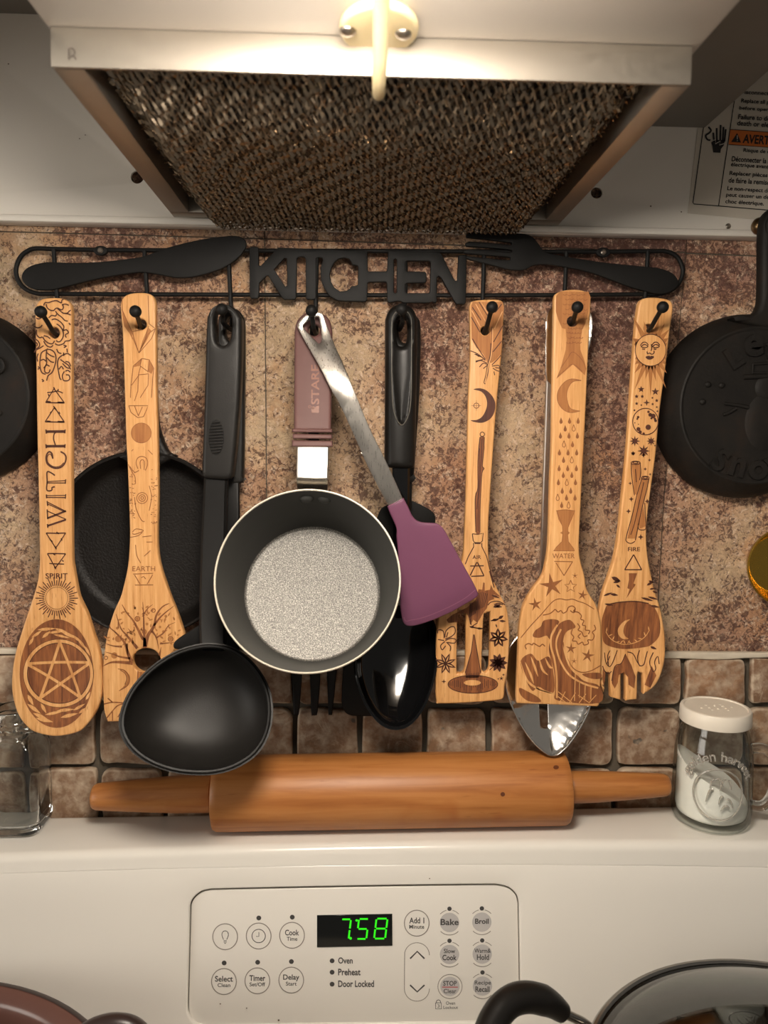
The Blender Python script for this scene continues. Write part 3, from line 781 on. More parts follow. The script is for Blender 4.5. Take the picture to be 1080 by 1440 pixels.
k_out = [(65, 60), (72, 53), (100, 53), (107, 60), (107, 136), (116, 138), (184, 66), (196, 57), (380, 63), (480, 66), (585, 69), (593, 76), (595, 160), (600, 164), (676, 163), (681, 156), (685, 75), (691, 69), (720, 72), (740, 69), (760, 73), (880, 74), (918, 80), (928, 92), (983, 205), (994, 205), (1000, 92), (1035, 88), (1036, 120), (1033, 303), (1026, 311), (992, 311), (984, 302), (922, 192), (911, 184), (904, 192), (904, 297), (896, 305), (882, 299), (868, 305), (752, 305), (740, 297), (720, 298), (692, 305), (682, 296), (680, 216), (674, 211), (600, 212), (594, 217), (592, 292), (582, 300), (480, 297), (455, 293), (425, 275), (400, 240), (385, 200), (383, 150), (394, 112), (390, 103), (370, 101), (364, 108), (364, 282), (356, 290), (327, 290), (318, 283), (317, 108), (310, 99), (286, 99), (278, 107), (275, 282), (267, 290), (222, 290), (210, 280), (150, 184), (142, 184), (110, 216), (108, 277), (100, 285), (75, 285), (67, 277)]
k_holes = [[(176, 155), (222, 104), (232, 106), (235, 226), (226, 231)],
           [(425, 180), (432, 150), (445, 125), (465, 108), (490, 103), (510, 108), (520, 120), (525, 135), (548, 138), (552, 145), (550, 222), (540, 228), (522, 229), (515, 240), (500, 250), (470, 253), (445, 235), (430, 210)],
           [(712, 112), (718, 107), (725, 112), (724, 256), (718, 261), (711, 256)],
           [(763, 124), (770, 117), (868, 117), (876, 124), (872, 254), (866, 261), (770, 261), (763, 254), (763, 222), (770, 216), (850, 215), (857, 208), (857, 172), (850, 165), (770, 163), (763, 156)]]
slab('letter_plate', KZ(k_out), YR-.0048, .0030, 'blackmetal', rack, holes=[KZ(h) for h in k_holes], r=.0006)
NZ = lambda P: [(10+x/3.176, 330+y/3.176) for x, y in P]
FZ = lambda P: [(640+x/3.176, 315+y/3.176) for x, y in P]
knife = [(65, 180), (80, 155), (110, 137), (160, 124), (205, 122), (300, 125), (400, 122), (500, 112), (600, 98), (660, 78), (700, 62), (800, 35), (900, 15), (980, 6), (1030, 6), (1060, 20), (1068, 45), (1055, 75), (1030, 105), (980, 140), (930, 162), (860, 183), (800, 192), (740, 190), (690, 180), (640, 172), (590, 168), (500, 180), (400, 198), (300, 222), (230, 240), (190, 247), (130, 245), (90, 230), (68, 205)]
slab('knife_silhouette', NZ(sm(knife, 3)), YR-.0045, .0030, 'blackmetal', rack, r=.0006)
fork = [(320, 45), (280, 41), (160, 37), (62, 36), (50, 46), (52, 60), (52, 60), (150, 70), (246, 82), (251, 87), (246, 92), (150, 82), (62, 77), (62, 77), (46, 86), (50, 99), (50, 99), (150, 106), (246, 115), (251, 120), (246, 125), (150, 116), (52, 111), (52, 111), (36, 121), (44, 131), (44, 131), (160, 141), (241, 148), (246, 154), (240, 160), (160, 153), (52, 142), (52, 142), (42, 150), (70, 160), (180, 188), (240, 203), (285, 207), (320, 200), (350, 185), (400, 180), (490, 192), (600, 215), (700, 250), (780, 280), (850, 300), (900, 312), (940, 310), (975, 295), (997, 272), (996, 250), (980, 226), (950, 208), (905, 195), (860, 190), (700, 175), (560, 155), (430, 132), (395, 118), (375, 90), (350, 60)]
slab('fork_silhouette', FZ(sm(fork, 3)), YR-.0045, .0030, 'blackmetal', rack, r=.0006)
# hooks: rod down from the top bar, out through the utensil's hole and up to the ball
hooks = [((75.5, 350), (80, 414), (77, 469), (57.5, 438.5)), ((203, 352), (207, 413), (198, 458), (190.5, 438)), ((321, 352), (324, 414), (314, 456), (312, 435)), ((446, 353), (444, 414), (441, 461), (438, 437)),
         ((570, 353), (570, 414), (566, 456), (565, 435)), ((681, 353), (679, 415), (682.5, 466), (692, 432)), ((796.5, 354), (794, 414), (805, 454), (812, 432)), ((911, 353), (907.5, 413), (913, 464), (932, 432))]
for i, (a, b, c, d) in enumerate(hooks):
    A = at(*a, YR-.0021); B = at(*b, YR-.0021); D = at(*d, -.0640)
    hz_ = at(*c, -.0390)                        # where it comes through the hole
    if i in (2, 4): hz_ = at(c[0], c[1]-2, -.052)
    if i == 3: hz_ = at(c[0], c[1], -.052)
    path = sm([tuple(A), tuple(B), (B.x*.6+hz_.x*.4, YR-.0025, hz_.z+.010), (hz_.x, YR-.0055, hz_.z+.0012), (hz_.x, YR-.014, hz_.z), tuple(hz_), tuple(hz_*.45+D*.55), tuple(D)], 5, closed=False)
    h = mk('hook', *tube_geo(path, .0015, 10), 'blackmetal', rack)
    mk('ball_tip', *ball_geo(D, .0037, 18, 12), 'blackmetal', h)

# ================================================================== bamboo utensils
def circ(x, y, rx, ry=None, n=28): ry = ry or rx; return [(x+rx*math.cos(2*math.pi*i/n), y+ry*math.sin(2*math.pi*i/n)) for i in range(n)]
YB = -.0385; TB = .0062
def bamboo_tool(name, label, outline, holes, dent=None, step=None, Y=YB, th=TB, n=5):
    root = thing(name, at(outline[0][0], outline[0][1], Y), label, 'utensil', 'engraved bamboo utensils on the rack')
    slab('body', sm(outline, n), Y, th, 'bamboo', root, holes=holes, r=.0013, dent=dent, step=step, seg=4)
    return root
# ---- 1 the spirit spoon
O1 = [(78.5, 1036), (49, 1030), (35.6, 1020), (25, 1005), (18.5, 985), (16, 965), (17.3, 940), (22, 915), (29.5, 890), (37.5, 865), (46, 840), (51.6, 820), (54.5, 800), (55.2, 780), (53.8, 700), (51.6, 600), (50.3, 520), (49, 450), (49.2, 434), (53, 425), (60, 420), (74, 418.5), (89, 420), (97, 425), (100, 434), (100.4, 450), (100, 520), (100.2, 600), (100.5, 700), (101, 780), (103.2, 800), (106.6, 820), (111, 840), (122.5, 865), (130.4, 890), (138.5, 915), (142.5, 940), (143.4, 965), (140.5, 985), (132.6, 1005), (121.5, 1020), (109, 1030)]
c1 = at(79, 950, YB); a1 = 58*mm_px(c1); b1 = 92*mm_px(c1)
def dent1(x, z):
    q = ((x-c1.x)/a1)**2+((z-c1.z)/b1)**2
    return .0034*max(0, 1-q)**1.2
s1 = bamboo_tool('spoon', 'leftmost bamboo spoon, oval bowl burned with a five-pointed star', O1, [circ(76.5, 468, 6.6, 8)], dent1, .0024)
P1 = PY(YB, dent1)
mid = Ink(P1, .00020); mid.disc((79.2, 947.5), 52, 60, ry=76.5, step=6); mid.make('burned_oval', 'burn_mid', s1)
lt_ = Ink(P1, .00040)
lt_.line([(81.7+47*math.cos(R(a)), 948+45.5*math.sin(R(a))) for a in range(0, 366, 6)], 4.6, False)
pent = [(82.5, 904), (112, 982), (36, 934), (127, 932), (55, 983)]
for i in range(5):
    a, b = pent[i], pent[(i+1) % 5]; lt_.line([(a[0]+(b[0]-a[0])*t/12, a[1]+(b[1]-a[1])*t/12) for t in range(13)], 3.8, False)
for x, y, a, L, wd in ((52, 886, -4, 26, 4.5), (44, 897, -35, 18, 4), (66, 891, -8, 26, 4), (76, 884, 20, 22, 4.5), (84, 888, 24, 26, 5), (98, 892, 35, 24, 4), (108, 898, 50, 22, 4), (118, 908, 58, 18, 4), (40, 908, -60, 14, 4), (58, 898, -40, 16, 4.5), (74, 893, 12, 24, 3.5),
                       (38, 977, 62, 18, 5), (38, 990, 38, 24, 5), (46, 1003, 25, 24, 5), (56, 990, 60, 16, 4.5), (50, 1010, 14, 25, 5.5), (78, 1001, -6, 26, 4.5), (84, 1010, -14, 26, 5), (102, 1000, -30, 20, 4), (110, 1004, -38, 14, 4), (120, 985, -60, 14, 4), (62, 1006, -10, 26, 4)):
    lt_.leaf((x, y), a, L, wd)
lt_.make('raised_star', 'bamboo', s1)
dk = Ink(P1, .00030)
for i in range(44):
    a = 2*math.pi*i/44; r1 = 30 if i % 2 == 0 else 25
    dk.line([(80+17.5*math.cos(a), 841+17.5*math.sin(a)), (80+r1*math.cos(a), 841+r1*math.sin(a))], 1.25, False)
dk.circ((80, 841), 15.6, .5, 30)
for p in pent: pass
dk.circ((81.7, 948), 44, .9, 60, ry=42.6); dk.circ((81.7, 948), 49.6, .8, 60, ry=48)
dk.line([(85, 965), (85.3, 988)], 1)
dk.at(20, 400, 7.2)
dk.lines([[(300, 215), (315, 185), (350, 185), (390, 170), (430, 165), (460, 180), (480, 190)], [(480, 190), (485, 160), (500, 150)], [(485, 205), (520, 200), (555, 212)],
 [(325, 200), (335, 235), (365, 260), (400, 265), (415, 250), (440, 240), (480, 258), (500, 235), (490, 205)], [(440, 245), (470, 270), (500, 292), (540, 290), (560, 270), (575, 262)],
 [(420, 270), (440, 300), (480, 330), (515, 365), (545, 372)], [(520, 295), (550, 300), (575, 310)], [(350, 340), (380, 315), (420, 320), (430, 300)], [(380, 360), (410, 350), (440, 360), (480, 390), (505, 430), (495, 465)],
 [(430, 400), (460, 420), (490, 460), (500, 520), (470, 575), (440, 580), (430, 565)], [(555, 390), (570, 410)], [(495, 470), (530, 460), (550, 490), (520, 510), (530, 540)],
 [(415, 600), (450, 615), (500, 600), (520, 575), (560, 570), (575, 555)], [(210, 430), (240, 440), (270, 430), (285, 410)], [(225, 460), (230, 510), (260, 540), (285, 530)], [(290, 530), (310, 565), (350, 595), (390, 600), (410, 570)],
 [(300, 520), (340, 530), (365, 550)], [(300, 575), (330, 620), (370, 635), (395, 615)], [(205, 550), (240, 570), (260, 610), (245, 640), (215, 650)], [(215, 585), (235, 600), (230, 630)], [(210, 690), (215, 670), (270, 640), (300, 620)],
 [(330, 655), (380, 665), (415, 700), (425, 760), (410, 830), (385, 890), (345, 925), (330, 975)], [(330, 660), (280, 690), (265, 750), (262, 820), (280, 890), (320, 910)], [(330, 660), (325, 740), (330, 800), (300, 850)],
 [(330, 690), (370, 720), (410, 735)], [(330, 740), (370, 780), (405, 790)], [(325, 780), (300, 760), (270, 770)], [(360, 830), (330, 815), (310, 850), (315, 890), (350, 895), (365, 860)], [(245, 830), (255, 850), (240, 860)],
 [(495, 715), (455, 745), (440, 800), (450, 880), (465, 950), (480, 965)], [(495, 715), (540, 700), (575, 720)], [(470, 760), (510, 790), (550, 820), (572, 860)], [(490, 800), (530, 840), (560, 850)], [(500, 690), (505, 725)],
 [(510, 880), (490, 920), (500, 970), (540, 975), (565, 955), (555, 920), (525, 915)], [(520, 880), (545, 870), (570, 890)], [(430, 655), (450, 690), (480, 700)], [(535, 650), (540, 690)], [(225, 340), (250, 350), (280, 335)], [(500, 615), (530, 625), (505, 640)], [(280, 960), (300, 975), (285, 985)],
 [(245, 700), (232, 740), (240, 780)], [(520, 780), (555, 790), (574, 830)], [(455, 860), (480, 830), (500, 860)]], 1.7)
for P in ([(405, 1055), (320, 1195), (420, 1198), (510, 1200)], [(410, 1245), (315, 1390), (420, 1393), (510, 1395)]): dk.line([P[0], P[1]], 1.4, False).line(P[1:], 1.7, False).line([P[3], P[0]], 1.4, False)
dk.line([(335, 1095), (390, 1090), (440, 1080), (495, 1100)], 1.5).line([(330, 1185), (370, 1190)], 2.2).line([(440, 1195), (500, 1195)], 2.2).line([(330, 1385), (370, 1388)], 2.2).line([(440, 1390), (500, 1390)], 2.2)
dk.lines([[(400, 1040), (412, 1060)], [(345, 1110), (355, 1130)], [(450, 1060), (440, 1085)], [(400, 1232), (425, 1270)], [(365, 1300), (380, 1290)], [(455, 1290), (465, 1310)]], 1.6)
dk.at(20, 600, 5.54)
for P in ([(250, 828), (330, 830), (402, 828), (325, 945)], [(260, 988), (330, 988), (402, 990), (322, 1100)]): dk.line(P[:3], 1.7, False).line([P[2], P[3]], 1.4, False).line([P[3], P[0]], 1.4, False)
dk.line([(275, 1065), (320, 1068), (390, 1070)], 1.5).lines([[(330, 820), (350, 835)], [(280, 880), (300, 895)], [(365, 870), (375, 885)], [(300, 985), (320, 1000)], [(375, 1040), (385, 1050)], [(318, 930), (330, 955)], [(315, 1090), (325, 1110)]], 1.6)
# WITCH up the handle
for y in (38, 152): dk.line([(248, y-6), (398, y-8)], 1.2, False).line([(250, y+7), (398, y+6)], 1.2, False).line([(252, y), (398, y)], 1.6, False).line([(248, y-16), (252, y+16)], 1.8, False).line([(398, y-16), (395, y+14)], 1.6, False)
dk.line([(325, 44), (312, 60), (308, 95), (318, 130), (322, 146)], 1.7)
dk.line([(302, 250), (296, 212), (275, 195), (256, 215), (250, 250), (262, 292), (310, 322), (360, 318), (395, 285), (405, 240), (392, 212), (362, 194)], 2.2).line([(300, 245), (285, 215), (265, 222), (258, 250), (268, 285), (310, 312), (356, 308), (388, 280)], 1.2)
dk.line([(258, 428), (402, 420)], 1.2, False).line([(258, 438), (402, 438)], 1.4, False).line([(402, 410), (400, 444)], 1.6, False)
dk.line([(318, 380), (298, 365), (268, 350), (256, 362), (258, 428), (254, 485), (268, 500), (294, 494), (296, 474), (318, 468)], 1.9)
dk.line([(252, 537), (402, 535)], 1.2, False).line([(252, 551), (402, 552)], 1.4, False).line([(252, 528), (254, 558)], 1.8, False).line([(402, 526), (400, 560)], 1.6, False)
for a, b in (((262, 588), (405, 660)), ((262, 602), (398, 664))): dk.line([a, b], 1.2, False)
dk.line([(405, 656), (262, 712)], 2.6, False).line([(258, 656), (405, 722)], 1.4, False).line([(404, 724), (262, 772)], 2.6, False).line([(258, 578), (262, 618)], 1.8, False).line([(258, 644), (262, 720)], 1.8, False).line([(260, 758), (264, 788)], 1.8, False)
dk.make('burned_drawing', 'burn', s1)
tx = Ink(P1, .00030); tx.text('SPIRIT', 64.3, 806, 95.3, 813.6, .01); tx.make('lettering', 'burn', s1)

# ---- 2 the earth spatula
O2 = [(151, 1015.5), (151, 1015.5), (147, 1004), (145.3, 990), (144, 945), (146, 920), (150.8, 890), (160, 860), (169, 840), (174.4, 820), (178.7, 800), (181, 780), (182.2, 750), (180.8, 700), (178.7, 650), (177, 620), (174.5, 540), (172, 470), (169.6, 440), (170, 424), (178, 414.5), (195, 411.3), (211, 413.5), (217.5, 422), (218.6, 440), (219.5, 530), (221.4, 620), (221.9, 650), (222.3, 700), (221, 750), (222.6, 780), (226.6, 800), (233, 820), (240, 840), (248, 860), (258.3, 890), (265, 920), (267, 945), (266, 985), (263, 1010), (263, 1010), (210, 1014)]
s2 = bamboo_tool('spatula', 'bamboo spatula burned with a bare tree around its round hole, behind the ladle bowl', O2, [circ(198, 456, 7.6), circ(205.8, 929.5, 19.8, 17.6, 36)])
P2 = PY(YB)
so = Ink(P2, .0001).at(130, 390, 6.26); so.disc((430, 1370), 88, 30)
so.fill([(262, 180), (268, 290), (350, 480), (355, 560), (330, 500), (280, 430), (262, 330)], False).fill([(490, 440), (520, 470), (470, 570), (412, 660), (440, 560)], False).fill([(435, 715), (415, 780), (360, 790), (395, 745)], False).fill([(500, 725), (540, 800), (520, 850), (492, 830)], False)
so.at(130, 790, 6.0)
so.fill([(385, 925), (440, 930), (430, 990), (380, 1010)], False).fill([(215, 903), (270, 915), (310, 955), (315, 1000), (285, 1055), (225, 1088), (270, 1045), (295, 1000), (290, 955), (262, 920)])
for x, y, r in ((220, 650, 29), (185, 790, 27), (440, 590, 22), (380, 480, 14), (660, 650, 14), (460, 525, 12), (210, 560, 12), (570, 550, 11), (600, 590, 13), (620, 460, 12)): so.disc((x, y), r, 14)
random.seed(11)
for i in range(74):
    a = R(random.uniform(188, 352)); rr = random.uniform(150, 395); x = 450+rr*math.cos(a)*.88; y = 745+rr*math.sin(a)
    if 165 < x < 720 or (110 < x and y > 560): so.leaf((x, y), random.uniform(-170, -10), random.uniform(22, 42), random.uniform(10, 18))
so.make('light_shading', 'burn_light', s2)
l2 = Ink(P2, .00018).at(130, 390, 6.26)
l2.lines([[(262, 170), (262, 290), (350, 480), (410, 665), (490, 500), (555, 450), (540, 440), (500, 410), (495, 300), (490, 160)], [(350, 480), (430, 460)], [(355, 530), (410, 665)], [(495, 430), (460, 560), (412, 660)], [(555, 455), (520, 540), (412, 665)], [(572, 300), (560, 440)],
 [(435, 715), (360, 780), (340, 950), (335, 1060)], [(435, 715), (500, 725), (540, 800), (530, 900), (520, 1060)], [(435, 715), (420, 780), (490, 830), (490, 850), (410, 858)], [(425, 780), (405, 860), (400, 1000), (370, 1090)], [(410, 860), (345, 950)], [(495, 850), (490, 950), (420, 1060)], [(500, 725), (490, 830)],
 [(320, 1130), (340, 1190), (400, 1235), (450, 1225), (480, 1160), (490, 1130), (320, 1130)], [(370, 1130), (405, 1220)], [(440, 1140), (405, 1220)]], 1.0, smooth=False)
l2.circ((430, 1370), 88, .7, 30)
l2.at(130, 600, 6.26)
l2.lines([[(345, 215), (360, 200)], [(315, 330), (350, 400), (375, 440), (380, 500)], [(330, 350), (370, 400), (410, 385)], [(400, 370), (385, 320), (400, 275), (440, 262), (480, 285), (485, 340), (465, 385)], [(425, 370), (420, 310), (440, 290), (458, 310), (455, 380)], [(490, 205), (530, 245)], [(370, 620), (385, 720), (430, 820), (460, 835)], [(500, 520), (520, 620), (500, 740)], [(350, 930), (385, 900), (450, 915), (380, 945), (350, 940)], [(330, 975), (400, 960), (440, 930)], [(440, 970), (520, 960)], [(475, 1015), (530, 1015)], [(380, 1040), (390, 1130), (425, 1200)], [(455, 1140), (510, 1090)]], 1.0)
for r in (48, 29, 12): l2.circ((438, 628), r, 1, 24)
random.seed(5)
for i in range(70):
    x = random.choice((random.uniform(325, 370), random.uniform(510, 560))); y = random.uniform(380, 860); l2.line([(x, y), (x+random.uniform(6, 18), y+random.uniform(-8, 8))], .9, False)
l2.lines([[(360, 1297), (535, 1290)], [(375, 1394), (535, 1392)], [(372, 1306), (420, 1385)], [(530, 1304), (482, 1385)], [(430, 1330), (450, 1318), (470, 1340)]], 1.1, smooth=False)
l2.text('EARTH', 352, 1228, 553, 1272)
l2.make('burned_drawing', 'burn_soft', s2)
tr = Ink(P2, .0002).at(130, 790, 6.0)
for P, wd in (([(440, 725), (440, 660), (420, 640), (380, 560), (340, 490), (290, 430), (250, 360)], 5.5), ([(445, 715), (470, 620), (520, 540), (540, 450), (590, 380), (650, 350)], 5.5), ([(440, 700), (435, 560), (432, 440), (425, 340)], 3.6), ([(435, 440), (470, 390), (510, 360)], 2.4), ([(520, 540), (580, 460), (690, 370)], 3.4), ([(330, 840), (300, 770), (270, 680), (200, 600), (140, 550)], 5.5), ([(380, 730), (340, 680), (290, 620), (240, 560), (200, 440)], 4.6), ([(345, 690), (335, 640)], 2.4), ([(320, 815), (230, 800), (180, 780), (110, 760)], 3.2), ([(340, 855), (220, 845), (150, 850), (90, 880)], 5), ([(250, 715), (180, 710), (115, 690)], 3.2), ([(500, 580), (540, 640), (560, 740)], 3.2), ([(540, 640), (600, 600), (640, 540), (700, 510)], 2.6), ([(570, 690), (630, 685), (690, 680)], 2.4), ([(565, 790), (580, 720)], 3), ([(290, 690), (300, 790)], 3.6), ([(290, 600), (330, 590), (360, 610)], 2), ([(330, 600), (300, 560)], 2), ([(220, 560), (215, 480)], 2), ([(150, 560), (145, 530)], 2)):
    tr.line(P, wd, taper='end')
tr.lines([[(95, 1200), (170, 1185), (270, 1190)], [(130, 1150), (170, 1185)], [(270, 1195), (210, 1215), (160, 1270), (120, 1320)], [(170, 1260), (170, 1340)], [(260, 1240), (215, 1310)], [(385, 920), (380, 1010)], [(410, 930), (405, 1000)]], 1.6)
tr.circ((380, 480), 20, 1.2, 18); tr.circ((660, 650), 20, 1.1, 18); tr.circ((515, 410), 16, 1, 16); tr.circ((115, 810), 14, 1, 16)
tr.lines([[(215, 903), (270, 915), (312, 970), (300, 1040), (225, 1088)], [(235, 912), (275, 940), (290, 985), (275, 1035)]], 1.1)
tr.make('burned_tree', 'burn_mid', s2)

# ---- 3 the air slotted turner
O3 = [(618, 990), (614, 986.5), (612.8, 975), (612.8, 960), (613.9, 900), (616.8, 870), (623, 848), (634, 828), (643, 808), (648.5, 792), (651.2, 780), (652.8, 760), (653.5, 740), (655.4, 700), (657.4, 620), (658.9, 560), (661.5, 500), (661, 445), (661, 430), (666, 423), (686, 421), (704, 422), (709, 430), (708.5, 445), (705.5, 500), (699.5, 560), (694.8, 620), (689.4, 700), (687, 740), (687, 772), (688.6, 792), (692.5, 812), (702.8, 835), (711, 851), (715.2, 870), (716.7, 900), (714, 940), (710, 965), (709.4, 977), (707, 983), (698, 985.5), (660, 988.5)]
slotL = [(643.6, 862), (645.5, 858.5), (652.5, 858.5), (655, 862), (655, 920), (653.8, 940), (650, 947), (645, 946.5), (642.3, 940)]
slotR = [(680, 870), (683, 863), (688.5, 861), (689.5, 866), (688.5, 925), (687.6, 940), (683.5, 946.3), (679, 944), (677.4, 938)]
s3 = bamboo_tool('slotted_turner', 'slotted bamboo turner burned with a broom, partly behind the purple spatula', O3, [circ(682.6, 465, 6.4), sm(slotL, 3), sm(slotR, 3)])
so = Ink(P2, .0001).at(600, 400, 6.54)
so.fill([(408, 195), (425, 160), (698, 160), (708, 220), (692, 470), (680, 640), (640, 690), (600, 720), (560, 720), (520, 640), (455, 580), (412, 500)], False, holes=[[(535+48*math.cos(R(a)), 425+52*math.sin(R(a))) for a in range(0, 360, 15)]])
so.make('feather_shading', 'burn_light', s3)
md = Ink(P2, .00014).at(600, 600, 6.54)
md.fill([(490, 95), (530, 95), (525, 200), (520, 300), (512, 360), (527, 385), (510, 420), (500, 520), (495, 620), (490, 750), (492, 860), (488, 980), (455, 980), (450, 880), (445, 780), (445, 660), (450, 610), (470, 580), (470, 480), (470, 350), (475, 250), (480, 150)])
md.at(600, 800, 6.857); md.fill([(455, 630), (490, 830), (522, 1000), (500, 1050), (380, 1050), (372, 1000), (420, 830)], False); md.fill([(445+240*math.cos(R(a)), 1112+86*math.sin(R(a))) for a in range(0, 360, 10)], False)
md.fill([(500, 195), (535, 200), (545, 130), (560, 135), (560, 210), (610, 200), (620, 150), (640, 200), (715, 270), (690, 265), (645, 245), (650, 290), (600, 310), (580, 380), (545, 425), (490, 520), (450, 490), (420, 540), (405, 470), (385, 425), (300, 430), (300, 515), (210, 520), (190, 490), (250, 440), (380, 380), (470, 300)], False)
md.make('broom_shading', 'burn_mid', s3)
d3 = Ink(P2, .0002).at(600, 400, 6.54)
d3.lines([[(410, 300), (490, 440)], [(420, 210), (500, 330)], [(480, 160), (560, 290)], [(690, 180), (630, 260)], [(700, 380), (615, 530)], [(690, 520), (610, 620)], [(420, 500), (480, 600), (540, 690)], [(600, 390), (602, 540), (598, 650), (572, 740), (560, 830), (535, 905)], [(590, 540), (584, 650), (560, 740), (545, 830), (527, 900), (540, 915)], [(400, 610), (470, 640), (540, 700)], [(440, 640), (510, 670)], [(450, 715), (500, 700), (555, 725)], [(485, 760), (520, 725), (560, 738)], [(520, 775), (555, 745)], [(600, 740), (650, 690), (682, 650)], [(600, 752), (660, 745), (675, 772)], [(608, 770), (640, 790), (668, 800)], [(618, 800), (625, 835)], [(455, 640), (480, 665)], [(450, 705), (520, 690)], [(630, 765), (672, 770)]], 1.3)
d3.fill([(430, 965), (490, 955), (550, 975), (605, 1030), (632, 1100), (620, 1180), (580, 1240), (510, 1272), (440, 1265), (405, 1250), (460, 1245), (510, 1215), (545, 1150), (555, 1090), (540, 1030), (500, 985)])
d3.line([(410, 1115), (500, 1115)], 1.2, False, taper=True).line([(457, 1068), (457, 1160)], 1.2, False, taper=True); d3.circ((457, 1115), 24, .9, 18)
d3.at(600, 600, 6.54)
d3.circ((511, 70), 20, 1.2, 20); d3.lines([[(490, 95), (478, 200), (470, 350), (470, 560), (448, 640), (446, 780), (452, 970)], [(530, 95), (522, 250), (512, 360), (527, 385), (508, 430), (496, 620), (490, 800), (490, 975)], [(508, 110), (500, 300), (488, 520), (474, 760), (472, 960)], [(485, 200), (480, 500), (462, 760)]], 1.2)
d3.lines([[(420, 985), (470, 990), (520, 980), (512, 1050), (495, 1066), (440, 1066), (427, 1045), (420, 985)], [(440, 1074), (495, 1074)], [(430, 1070), (432, 1105), (380, 1200), (355, 1265)], [(505, 1070), (508, 1105), (550, 1190), (580, 1310), (615, 1430)]], 1.3, smooth=False)
d3.text('AIR', 421, 1182, 500, 1217, .012)
d3.lines([[(460, 1246), (400, 1368)], [(466, 1246), (526, 1370)], [(410, 1376), (528, 1371)], [(400, 1281), (525, 1279)]], 1.7, smooth=False)
d3.at(600, 800, 6.857)
d3.lines([[(605, 20), (650, 180)], [(590, 350), (620, 320), (690, 312), (755, 345)], [(650, 345), (690, 330), (735, 345)], [(415, 480), (430, 540)], [(490, 520), (440, 560), (540, 575)], [(620, 500), (660, 490), (720, 470)]], 1.4)
for p, a, L, wd in (((640, 370), -20, 80, 34), ((660, 360), 5, 70, 22), ((620, 250), 20, 95, 22), ((625, 495), -5, 70, 26), ((690, 480), -30, 60, 30), ((700, 500), 5, 65, 24), ((665, 530), 70, 40, 14), ((410, 556), 8, 60, 22), ((480, 570), 8, 60, 20)): d3.leaf(p, a, L, wd)
for P in ([(175, 660), (185, 600), (230, 560), (268, 562), (275, 610), (240, 650), (180, 675)], [(168, 668), (160, 600), (112, 588), (104, 620)], [(180, 690), (230, 670), (280, 680), (268, 715), (200, 708)], [(176, 700), (135, 738), (150, 780), (182, 740)], [(190, 705), (230, 750), (225, 792)], [(108, 680), (168, 690)], [(205, 610), (190, 660)]): d3.line(P, 1.5)
def petals(c, n, L, wd, rot=0, k=1.0):
    for i in range(n): d3.leaf(c, rot+360*i/n, L, wd)
petals((182, 912), 8, 105, 38, 22); petals((690, 665), 7, 95, 52, 10); petals((690, 905), 9, 92, 46, 0)
d3.lines([[(605, 975), (680, 910)], [(372, 1000), (430, 800), (452, 632)], [(458, 632), (490, 820), (522, 1000)]], 1.2, smooth=False)
d3.circ((445, 1112), 240, 1.1, 48, ry=86); d3.star((165, 1085), 24, 4, .3); d3.star((720, 1055), 26, 5, .3); d3.star((690, 1060), 12, 4, .4); d3.star((740, 1020), 14, 4, .4)
for i in range(26):
    x = 215+i*18; h = 70*math.sqrt(max(0, 1-((x-445)/240)**2)); d3.line([(x, 1112-h*random.uniform(.1, .9)), (x+2, 1112+h*random.uniform(.2, .9))], .9, False)
d3.lines([[(385+i*16, 1010-i*2), (390+i*15, 1045)] for i in range(8)], .8, smooth=False)
d3.lines([[(500+i*17, 220+abs(i-2)*6), (480+i*14, 400-i*6)] for i in range(6)], 1.1, smooth=False); d3.lines([[(420+i*13, 330-i*4), (410+i*12, 470-i*8)] for i in range(6)], 1.1, smooth=False)
d3.make('burned_drawing', 'burn', s3)
lt3 = Ink(P2, .00024).at(600, 800, 6.857)
for i in range(8): lt3.leaf((182+16*math.cos(R(22+45*i)), 912+16*math.sin(R(22+45*i))), 22+45*i, 62, 11)
for i in range(7): lt3.leaf((690+18*math.cos(R(10+51.4*i)), 665+18*math.sin(R(10+51.4*i))), 10+51.4*i, 50, 12)
lt3.fill([(440+82*math.cos(R(a)), 1097+27*math.sin(R(a))) for a in range(0, 360, 15)], False)
lt3.at(600, 400, 6.54).line([(606, 400), (604, 540), (592, 660), (566, 750), (548, 850), (533, 905)], 1.3).lines([[(415, 240), (495, 395)], [(450, 180), (540, 340)], [(500, 165), (570, 280)], [(695, 250), (622, 410)]], 1.2)
lt3.make('raised_lines', 'bamboo', s3)

# ---- 4 the water turner
YW = -.0405
O4 = [(730, 989.5), (726.6, 984), (728, 940), (730, 890), (732, 870), (737, 850), (748, 830), (762.5, 810), (768, 790), (771, 770), (772.5, 740), (774, 680), (776.5, 620), (777, 560), (778.2, 500), (779.4, 440), (780, 418), (785, 411), (798, 407.5), (816, 407.5), (827, 412), (831, 420), (830.4, 440), (827.5, 500), (824.8, 560), (822, 620), (818.7, 680), (815.8, 740), (814.7, 770), (817, 790), (822.5, 810), (826, 830), (838, 850), (844, 870), (846, 890), (845.5, 940), (843.6, 985), (841, 993.2), (832, 993.6), (780, 991.5), (738, 990)]
s4 = bamboo_tool('turner', 'bamboo turner burned with a curling wave, in front of the steel spoon', O4, [circ(805, 452, 7.8)], Y=YW)
PW = PY(YW)
HOLE4 = [(445+54*math.cos(R(a)), 425+54*math.sin(R(a))) for a in range(0, 360, 15)]
so = Ink(PW, .0001).at(740, 390, 6.86)
so.fill([(288, 180), (330, 135), (600, 140), (620, 190), (600, 330), (570, 450), (540, 500), (520, 640), (522, 700), (560, 800), (580, 880), (565, 945), (450, 840), (290, 980), (330, 880), (380, 700), (390, 600), (380, 500), (345, 490), (305, 400), (285, 330)], False, holes=[HOLE4])
